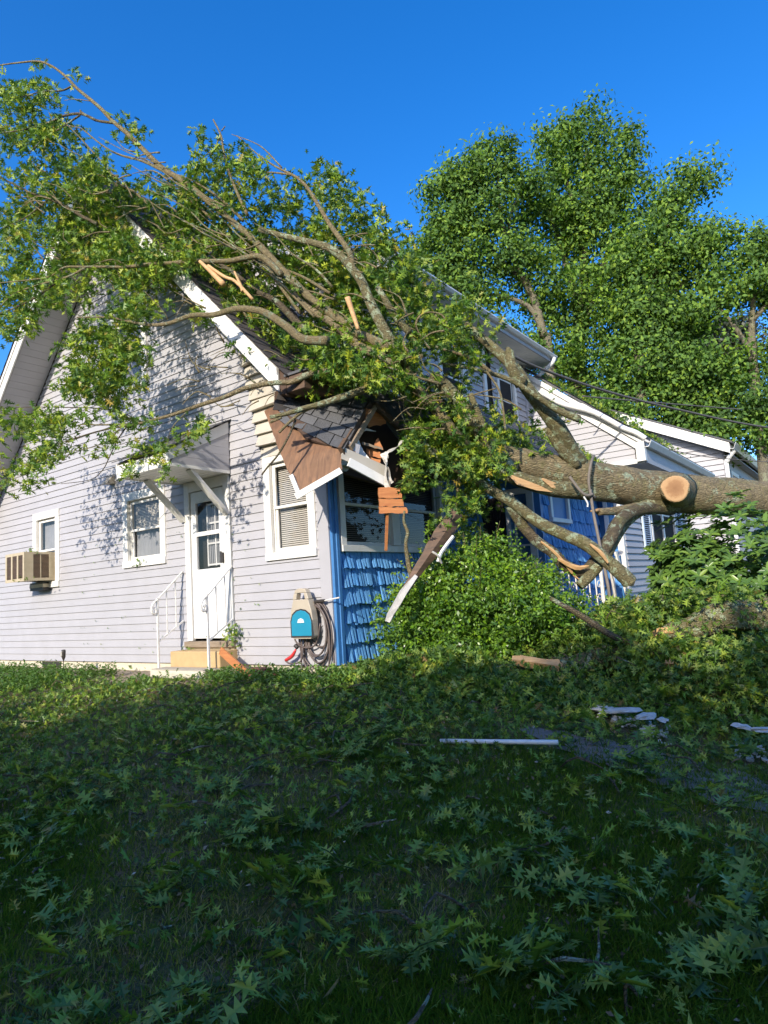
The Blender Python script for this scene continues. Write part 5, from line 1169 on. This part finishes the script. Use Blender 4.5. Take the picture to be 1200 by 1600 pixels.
for k in range(8):
    a = k * .8; MB().tube([(rc[0], rc[1], -.4), (rc[0] + .3 * math.cos(a), rc[1] + .3 * math.sin(a), .3), (rc[0] + .8 * math.cos(a), rc[1] + .8 * math.sin(a), 1.0)], [.03, .02, .01], 6).build('stem', MAT['bark_dark'], rh)

# white iron railing of the entry porch, with scrollwork, and the low porch block behind it
ra, rb_ = at(812, 905, 9.2), at(938, 884, 10.0); ra[2] = rb_[2] = (ra[2] + rb_[2]) / 2; dr_ = rb_ - ra; LR = np.linalg.norm(dr_); dr_ /= LR
pr_ = empty('porch_railing', (ra[0], ra[1], -.1), 'white wrought-iron railing with scrolls along the blue entry porch', 'railing')
MB().bar(ra, rb_, .04, .025).build('top_rail', MAT['iron_white'], pr_); MB().bar(ra - [0, 0, .72], rb_ - [0, 0, .72], .03, .02).build('bottom_rail', MAT['iron_white'], pr_)
nb = int(LR / .13)
for i in range(nb + 1):
    p = ra + dr_ * LR * i / nb
    MB().bar(p - [0, 0, .74], p, .016, .016).build('baluster', MAT['iron_white'], pr_)
    if i % 2 == 1 and i < nb:
        for s_, z_ in ((1, -.22), (-1, -.42)):
            sp = [p + dr_ * s_ * .05 * (1 - q * .11) * math.cos(q * .9) + dr_ * .065 + np.array([0, 0, z_ + .08 * (1 - q * .11) * math.sin(q * .9)]) for q in range(9)]
            MB().tube(sp, .007, 5, sub=2).build('scroll', MAT['iron_white'], pr_, smooth=True)
for p in (ra, rb_): MB().bar(p - [0, 0, .95], p + [0, 0, .04], .045, .045).build('post', MAT['iron_white'], pr_)
pb = at(948, 965, 9.6)
props(MB().box(1.1, 2.15, 4.3, 6.6, -.5, .02).build('porch_block', MAT['concrete'], bevel=.015), 'grey concrete porch block under the white iron railing', 'porch floor')
wp_ = empty('broken_porch_post', (1.9, 6.3, -.1), 'split blue and white porch post leaning at the entry corner by the wing', 'post')
MB().bar(at(962, 862, 9.9), at(990, 966, 9.8), .09, .03).build('white_board', MAT['white'], wp_); MB().bar(at(950, 868, 9.95), at(968, 966, 9.9), .05, .03).build('white_board', MAT['torn'], wp_)
MB().bar(at(968, 868, 9.97), at(980, 965, 9.9), .09, .02).build('blue_board', MAT['blue_trim'], wp_)
# logs and big broken pieces on the ground at the right
def log(lab, pts, rad, mat='bark_lichen', split=None, name='fallen_log', n=14):
    r = empty(name, tuple(pts[0]), lab, 'log')
    MB().tube(pts, rad, n, .10, sub=5, seed=9, wav=.03).build('log', MAT[mat], r, smooth=True)
    if split:
        for s_ in split: MB().tube(s_, [.03, .05, .045, .01][:len(s_)], 5, .35, sub=2).build('split_wood', MAT['split'], r)
log('thick lichen-covered log lying in front of the broad-leaved bush', [at(1330, 925, 6.7), at(1200, 958, 6.7), at(1130, 962, 6.7), (at(1085, 980, 6.75)), at(1050, 985, 6.8), at(1028, 990, 6.85)], [.17, .16, .15, .12, .08, .03], 'bark_lichen',
    [[at(1050, 984, 6.72), at(1035, 988, 6.8), at(1022, 992, 6.85)]])
log('dark log with pale lichen patches and torn orange end before the round bush', [at(1000, 1020, 7.0), at(960, 1022, 6.95), at(920, 1035, 6.85), at(880, 1046, 6.8), at(835, 1048, 6.8), at(790, 1050, 6.8), at(700, 1068, 6.7)], [.08, .11, .12, .11, .10, .08, .05], 'bark_lichen',
    [[at(800, 1030, 6.66), at(830, 1034, 6.62), at(872, 1040, 6.62), at(876, 1042, 6.62)], [at(812, 1028, 6.68), at(845, 1038, 6.64), at(874, 1036, 6.64)]])
log('thin dark branch lying slanted over the leaf heap', [at(860, 935, 6.7), at(905, 960, 6.65), at(960, 995, 6.55), at(1020, 1018, 6.5), at(1070, 1038, 6.4), at(1100, 1045, 6.4)], [.022, .03, .033, .03, .028, .02], 'bark_dark', None, 'fallen_branch', 8)
log('dark branch lying level at the edge of the leaf heap', [at(1060, 1025, 6.6), at(1110, 1028, 6.5), at(1160, 1035, 6.4), at(1230, 1040, 6.3)], [.03, .04, .045, .05], 'bark_dark', None, 'fallen_branch', 8)
log('short dark broken log poking from leaves before the bush', [at(700, 1082, 6.4), at(725, 1072, 6.4), at(755, 1060, 6.5)], [.05, .07, .05], 'bark_lichen', None, 'fallen_log', 9)
for k, (a, b, lab) in enumerate((((470, 1040), (540, 1078), 'thin dark twig lying below the hose reel'), ((620, 1040), (600, 1075), 'short dark twig on sunlit weeds near the path'))):
    p, q_ = onZ(*a, -.1), onZ(*b, -.15); log(lab, [p, (p + q_) / 2 + np.array([0, 0, .08]), q_], [.008, .014, .01], 'bark_dark', None, 'fallen_twig', 6)
# white pipe on the lawn
p, q_ = onZ(688, 1158, -.30), onZ(872, 1160, -.285)
props(MB().tube([p, (p + q_) / 2, q_], .017, 8, sub=1).build('white_pole', MAT['white_metal'], smooth=True), 'straight white pole lying on the leafy lawn', 'pole')
# chipped white edging stones
labs = ['smallest chipped white edging stone near the torn log', 'flat white flake of edging stone among oak leaves', 'long chipped white edging stone at the leafy path edge', 'blocky white edging stone next to the long one', 'white edging stone ending the row before a leafy gap',
        'grey-white edging stone alone at the gravel path', 'last grey-white edging stone at the path, cut by the picture edge', 'low white edging stone half buried in leaves', 'white edging stone chip beside the blocky stone']
for k, (px, py, sx) in enumerate(((858, 1096, .06), (884, 1093, .05), (940, 1105, .13), (975, 1108, .12), (1010, 1116, .10), (1158, 1132, .085), (1192, 1137, .07), (915, 1098, .05), (1035, 1122, .06))):
    p = onZ(px, py, -.26); s = MB(); rg = np.random.default_rng(k)
    s.lathe((0, 0, 0), [(.3, -.5), (.9, -.4), (1, 0), (.8, .35), (.3, .45)], 9); s.v = [tuple(np.array(v) * (1 + rg.normal() * .22)) for v in s.v]
    o = s.build('edging_stone', MAT['stone']); o.location = (p[0], p[1], -.27); o.scale = (sx * 1.15, sx * .6, sx * .32); o.rotation_euler = (0, 0, .5 + k)
    props(o, labs[k], 'stone', 'white edging stones along the path')

ch = MB(); rg = np.random.default_rng(77)
for (xa, ya, xb, yb, n_) in ((845, 1092, 900, 1096, 22), (918, 1096, 1045, 1124, 90), (1142, 1130, 1200, 1138, 30)):
    for i in range(n_):
        t = rg.random(); p = onZ(xa + (xb - xa) * t, ya + (yb - ya) * t + rg.normal() * 4, -.26); r_ = rg.uniform(.008, .035); z_ = float(gz(p[0], p[1])) + rg.uniform(.0, .06)
        a0 = rg.random() * 6; pts_ = [(p[0] + r_ * rg.uniform(.6, 1.3) * math.cos(a0 + k * 1.256), p[1] + r_ * rg.uniform(.4, 1.1) * math.sin(a0 + k * 1.256), z_ + rg.normal() * .3 * r_) for k in range(5)]
        ch.prism(pts_, (rg.normal() * .004, rg.normal() * .004, rg.uniform(.008, .022)))
props(ch.build('stone_chips', MAT['stone']), 'broken white chips along the edging stones', kind='stuff')
# ------------------------------------------------------------------ lawn, weeds, fallen leaves
def wedge(n, dmin, dmax, rg, pw=1.0, x0=-60, x1=1260):
    """points on the ground in the field of view, by pixel column and distance along the ground"""
    px = rg.uniform(x0, x1, n); d = dmin + (dmax - dmin) * rg.random(n) ** pw
    rr = np.stack([px - 600, np.full(n, 115.0), np.full(n, FPX)], 1) @ R_.T; rr = rr[:, :2] / np.linalg.norm(rr[:, :2], axis=1)[:, None]
    xy = CAM[:2] + rr * d[:, None]; return xy
def inside(xy): return ((xy[:, 0] < .02) & (xy[:, 1] > -.02)) | ((xy[:, 0] < 1.5) & (xy[:, 1] > 3.9))
rg = np.random.default_rng(71)
def nz2(xy, s, o=0.0): return np.array([mnoise.noise(Vector((a * s + o, b * s, .3 + o))) for a, b in xy])
xy = np.concatenate([wedge(170000, 1.2, 9.5, rg, .9), wedge(200000, 1.15, 5.0, rg, 1.6), wedge(70000, 1.2, 7.5, rg, .9, 1260, 2700), wedge(40000, 1.2, 7.5, rg, .9, -1200, -60)]); xy = xy[~inside(xy)]; 
cell = np.round(xy * 6) / 6
u_, inv_ = np.unique(cell, axis=0, return_inverse=True); nv = nz2(u_, .9)[inv_.ravel()]
keep = rg.random(len(xy)) < np.clip(.8 - nv * 2.0, .34, 1); xy = xy[keep]; n = len(xy)
wd = rg.uniform(.0015, .0032, n); hh = rg.uniform(.015, .06, n) * rg.uniform(.6, 1.2, n); a = rg.uniform(0, 6.283, n); ln = rg.uniform(.1, 1.9, n)
bx = np.stack([np.cos(a), np.sin(a)], 1); zz = gz(xy[:, 0], xy[:, 1]) - .004
lean = np.stack([np.cos(a + 1.3), np.sin(a + 1.3)], 1) * (hh * ln)[:, None]
V = np.zeros((n, 5, 3)); V[:, 0, :2] = xy - bx * wd[:, None]; V[:, 1, :2] = xy + bx * wd[:, None]; V[:, 0, 2] = V[:, 1, 2] = zz
V[:, 2, :2] = xy + bx * wd[:, None] * .7 + lean * .4; V[:, 3, :2] = xy - bx * wd[:, None] * .7 + lean * .4; V[:, 2, 2] = V[:, 3, 2] = zz + hh * .6
V[:, 4, :2] = xy + lean; V[:, 4, 2] = zz + hh
off = (np.arange(n) * 5)[:, None]
props(mesh_np('grass', V.reshape(-1, 3), [off + np.array([[0, 1, 2, 3]]), off + np.array([[3, 2, 4]])], MAT['grass'], None, np.repeat(np.clip(rg.random(n) * .7 + np.clip(nv[keep] * 1.6, -.12, .42) + (rg.random(n) < .12) * .3, 0, 1), 5)), 'short lawn grass under the fallen leaves', kind='stuff')

def pile_h(x, y):
    """height of the heap of torn foliage at the right of the lawn"""
    a = np.exp(-(((x - 3.1) / 1.5) ** 2 + ((y - 1.6) / 1.1) ** 2)) * .66 + np.exp(-(((x - 1.6) / 1.1) ** 2 + ((y + .1) / .55) ** 2)) * .28
    return a + np.exp(-(((x - 4.4) / 1.2) ** 2 + ((y - 1.2) / .9) ** 2)) * .58
# leaves lying over everything
xy = np.concatenate([wedge(75000, 1.3, 11.5, rg, .8), wedge(22000, 1.3, 8.5, rg, .8, 1260, 2700), wedge(14000, 1.3, 8.5, rg, .8, -1200, -60)]); xy = xy[~inside(xy)]
cell = np.round((xy + rg.normal(size=xy.shape) * .05) * 14) / 14; u_, inv_ = np.unique(cell, axis=0, return_inverse=True); nv = nz2(u_, 1.4, 5)[inv_.ravel()]; nv2 = nz2(u_, .45, 9)[inv_.ravel()]
dh = np.minimum(qdist(xy[:, 0], xy[:, 1], 0, 0), qdist(xy[:, 0], xy[:, 1], 1.3, 3.9))
dens = np.clip(.15 + .22 * nv + .10 * nv2, .03, 1) + .42 * np.exp(-((dh - 2.2) / 1.6) ** 2) + .5 * (pile_h(xy[:, 0], xy[:, 1]) > .06)
dens = np.where((dh < .95) & (xy[:, 0] < .2), .04, dens)

dens = np.where((xy[:, 1] < -1.0 - .28 * (xy[:, 0] - 3)) & (xy[:, 1] > -1.75 - .32 * (xy[:, 0] - 3)) & (xy[:, 0] > 3.0), dens * .15, dens)
dens = dens * np.interp(np.hypot(xy[:, 0] - CAM[0], xy[:, 1] - CAM[1]), [1.5, 4.0, 5.0], [.8, .9, 1.0])
k = rg.random(len(xy)) < dens * .85; xy = xy[k]
g = gz(xy[:, 0], xy[:, 1]); ph = pile_h(xy[:, 0], xy[:, 1]); hz = g + .012 + rg.random(len(xy)) ** 2 * .08 + ph * rg.random(len(xy)) ** .6
pos = np.stack([xy[:, 0], xy[:, 1], hz], 1)
props(leaves('fallen_leaves', pos, rg.uniform(.035, .07, len(pos)) + rg.random(len(pos)) ** 3 * .055, MAT['litter_leaf'], None, up=.14, rg=rg), 'torn green oak leaves strewn over the lawn', kind='stuff')
# the heap itself, thick with leaves
m = 21000; a = rg.random(m); xx = np.where(a < .55, rg.normal(3.1, 1.1, m), np.where(a < .8, rg.normal(4.6, .9, m), rg.normal(1.6, .8, m))); yy = np.where(a < .8, rg.normal(1.7, .85, m), rg.normal(-.1, .45, m))
xy = np.stack([xx, yy], 1); xy = xy[~inside(xy)]; g = gz(xy[:, 0], xy[:, 1]); ph = pile_h(xy[:, 0], xy[:, 1]) * rg.uniform(.4, 1.12, len(xy)) + .02
pos = np.stack([xy[:, 0], xy[:, 1], g + ph], 1)
cc_ = (pos - CAM) @ R_; qx = 600 + FPX * cc_[:, 0] / cc_[:, 2]; qy = 800 + FPX * cc_[:, 1] / cc_[:, 2]
pos = pos[~((qx > 1015) & (qy > 935) & (qy < 1003) & (cc_[:, 2] < 7.0)) & ~((qx > 770) & (qx < 975) & (qy > 1008) & (qy < 1058) & (cc_[:, 2] < 7.0))]
props(leaves('leaf_heap_foliage', pos, rg.uniform(.08, .145, len(pos)), MAT['litter_leaf'], None, up=.3, rg=rg), 'knee-high heap of torn oak foliage beside the logs', kind='stuff')
m_ = 9000; xy = wedge(m_, 1.2, 8.5, rg, 1.0); xy = xy[~inside(xy)]; n = len(xy); a = rg.uniform(0, 6.28, n)
Pc = np.stack([xy[:, 0], xy[:, 1], gz(xy[:, 0], xy[:, 1]) + rg.uniform(.004, .03, n)], 1)
props(leaves('dry_litter', Pc, rg.uniform(.008, .035, n), MAT['dry'], None, 'oval', up=.6, rg=rg), 'dry brown leaf bits and wood chips among the grass', kind='stuff')
tw = MB()
for i in range(230):
    c_ = rg.random(2); x = rg.normal(3.2, 1.2); y = rg.normal(1.3, .9) if i < 60 else rg.uniform(-4.5, -.7)
    if i >= 60: x = rg.uniform(-5, 4.5)
    if inside(np.array([[x, y]]))[0]: continue
    z = float(gz(x, y)) + float(pile_h(np.array(x), np.array(y))) * rg.uniform(.3, 1.05) + .02; a = rg.uniform(0, 6.28); l = rg.uniform(.08, .45)
    tw.tube([(x, y, z), (x + l * .5 * math.cos(a), y + l * .5 * math.sin(a), z + rg.uniform(0, .1)), (x + l * math.cos(a + .4), y + l * math.sin(a + .4), z + rg.uniform(-.02, .08))], [.006, .008, .003], 5, sub=2)
props(tw.build('twig_litter', MAT['bark_dark']), 'thin broken twigs scattered among fallen leaves', kind='stuff')
# individual sprigs lying nearest the lens
xy = wedge(900, 1.7, 6.0, rg, .75, 0, 1200); xy = xy[~inside(xy)]; nv = nz2(xy, 1.1, 3); xy = xy[np.argsort(-nv - rg.random(len(nv)) * 1.4)][:285]
for x, y in xy:
    o = bpy.data.objects.new('oak_sprig', lit_sprays[int(rg.integers(0, 14))]); COL.objects.link(o)
    o.location = (x, y, float(gz(x, y)) + rg.uniform(.02, .06)); o.rotation_euler = (rg.uniform(-.7, .7), rg.uniform(-.6, .3), rg.uniform(0, 6.28)); s = rg.uniform(.75, 1.15); o.scale = (s, s, s)
    props(o, 'small torn oak sprig with green lobed leaves lying on the shaded lawn', 'oak sprig', 'oak sprigs strewn on the shaded lawn')
# weeds in the sun at the wall foot
def weeds(name, lab, xr, yr, n, h, rg, dens=None):
    P = []; Rt = []; sz = []
    for i in range(n):
        x, y = rg.uniform(*xr), rg.uniform(*yr)
        hh = h * rg.uniform(.4, 1.1); g = float(gz(x, y)); m = 9
        for k in range(m):
            a = rg.uniform(0, 6.28); t = (k + 1) / m; dx = np.array([math.cos(a), math.sin(a), rg.uniform(.2, 1.1)]); dx /= np.linalg.norm(dx)
            up_ = np.array([0, 0, 1.]) - dx * dx[2]; up_ /= np.linalg.norm(up_)
            P.append((x + rg.normal() * .02, y + rg.normal() * .02, g + hh * t * .8)); Rt.append(np.stack([dx, np.cross(up_, dx), up_])); sz.append(rg.uniform(.03, .075))
    return props(leaves(name, np.array(P), np.array(sz), MAT['weed_leaf'], None, 'oval6', rot=np.array(Rt), rg=rg), lab, kind='stuff')
rg = np.random.default_rng(81)
weeds('weeds', 'sunlit bright green weeds along the foot of the gable wall', (-8.8, -3.6), (-1.9, -.5), 950, .22, rg)
weeds('weeds', 'sparse weeds along the bare strip by the steps', (-4.4, -1.4), (-1.6, -.65), 110, .07, rg)
weeds('weeds', 'bright weeds below the hose reel at the wall corner', (-1.3, .8), (-1.0, -.2), 420, .19, rg)
weeds('weeds', 'low weeds between the stones and the steps', (-1.7, -1.2), (-.6, -.35), 30, .14, rg)
def tuft(lab, c, n, r, size=.09, seed=1):
    rg = np.random.default_rng(seed); P = np.array(c) + rg.normal(size=(n, 3)) * np.array(r)
    o = leaves('leaf_tuft', P, rg.uniform(size * .7, size * 1.2, n), MAT['oak_leaf'], None, up=.1, kind=None, rg=rg); props(o, lab, 'leaves', kind='stuff')
tuft('tuft of torn oak leaves caught at the foot of the handrail by the door', (-1.66, -.16, .42), 45, (.09, .07, .09), .09, 1)
tuft('dark oak leaves hanging on top of the window air conditioner', (-6.62, -.35, 1.9), 14, (.12, .07, .03), .10, 2)
tuft('few green leaves stuck under the air conditioner front', (-6.55, -.52, 1.45), 8, (.12, .02, .05), .07, 3)
tuft('green twig leaves resting on the sill of the lace curtain window', (-3.85, -.06, 1.47), 8, (.09, .02, .02), .08, 4)
tuft('torn leaves lying on the block step before the door', (-2.6, -.15, .22), 8, (.05, .05, .01), .07, 5)
# torn leaf scraps plastered on the siding
n = 70; P = np.stack([rg.uniform(-5.6, -1.1, n), np.full(n, -.028), rg.uniform(.1, 1.9, n)], 1); ok = np.ones(n, bool)
for o in GOP: ok &= ~((P[:, 0] > o[0]) & (P[:, 0] < o[1]) & (P[:, 2] > o[2]) & (P[:, 2] < o[3]))
P = P[ok]; n = len(P); a = rg.uniform(0, 6.28, n); X = np.stack([np.cos(a), np.full(n, -.15), np.sin(a)], 1); X /= np.linalg.norm(X, axis=1)[:, None]
Y0 = np.tile(np.array([0, -1., 0]), (n, 1)); Zv = Y0 - X * (X * Y0).sum(1)[:, None]; Zv /= np.linalg.norm(Zv, axis=1)[:, None]
props(leaves('leaf_scraps', P, rg.uniform(.02, .05, n), MAT['litter_leaf'], None, rot=np.stack([X, np.cross(Zv, X), Zv], 1), rg=rg), 'torn leaf scraps stuck to the lilac siding', kind='stuff')
# moss-like leaf drift on porch roof and wing roof
m = 1500; x = rg.uniform(.4, 1.6, m); y = rg.uniform(4.3, 6.7, m); k = rg.random(m) < np.clip((y - 4.2) / 2.4, 0, 1); x, y = x[k], y[k]
z = 2.62 + (1.58 - x) * .82 + .05 + rg.random(len(x)) * .1
props(leaves('leaf_drift', np.stack([x, y, z], 1), rg.uniform(.06, .12, len(x)), MAT['oak_leaf'], None, rg=rg, up=.3), 'yellow-green leaves drifted on the porch roof', kind='stuff')
m = 1100; t_ = rg.random(m); x = 2.05 - t_ * 2.2 + rg.normal(size=m) * .1; y = 6.9 + np.abs(rg.normal(size=m)) * .5 + (t_ < .25) * rg.uniform(0, 3, m); z = 3.36 + (2.12 - x) * .845 + .03 + rg.random(m) * .06
props(leaves('leaf_drift', np.stack([x, y, z], 1), rg.uniform(.05, .11, m), MAT['oak_leaf'], None, rg=rg, up=.3), 'green leaves drifted along the entry gable roof edge', kind='stuff')

# ------------------------------------------------------------------ unseen trees added behind the viewer to shade the lawn
def shade_tree(x, y, h, r, seed, lab):
    t = empty('added_shade_tree', (x, y, -.7), lab, 'tree', 'row of unseen trees added to shade the lawn'); rg = np.random.default_rng(seed)
    MB().tube([(x, y, -.9), (x + .2, y, h * .5), (x, y, h * .8)], [.3, .2, .08], 8, .08, seed=seed).build('trunk', MAT['bark_dark'], t, smooth=True)
    n = 5200; d = rg.normal(size=(n, 3)); d /= np.linalg.norm(d, axis=1)[:, None]; rr = rg.random(n) ** .4
    c = np.array([x, y, h * .5 - .3]); P = c + d * rr[:, None] * np.array([r, r * .7, h * .5]); P[:, 2] += .25 * np.sin(P[:, 0] * 3)
    P = P[P[:, 2] > -.6]
    leaves('crown', P, rg.uniform(.4, .7, len(P)), MAT['far_leaf'], t, 'oval', rg=rg)
SH = [(-17, 7.4), (-13, 7.5), (-9, 7.3), (-5.5, 7.5), (-2, 7.3), (1.5, 7.7), (5, 9.7), (8.5, 11.2), (12, 11.5), (16, 11.0), (20, 10.4)]
for k, (x, h) in enumerate(SH):
    shade_tree(x + 1.5, -19 + (k % 3) * .9, h, 2.9, 200 + k, 'dense green tree added out of view to shade the lawn')
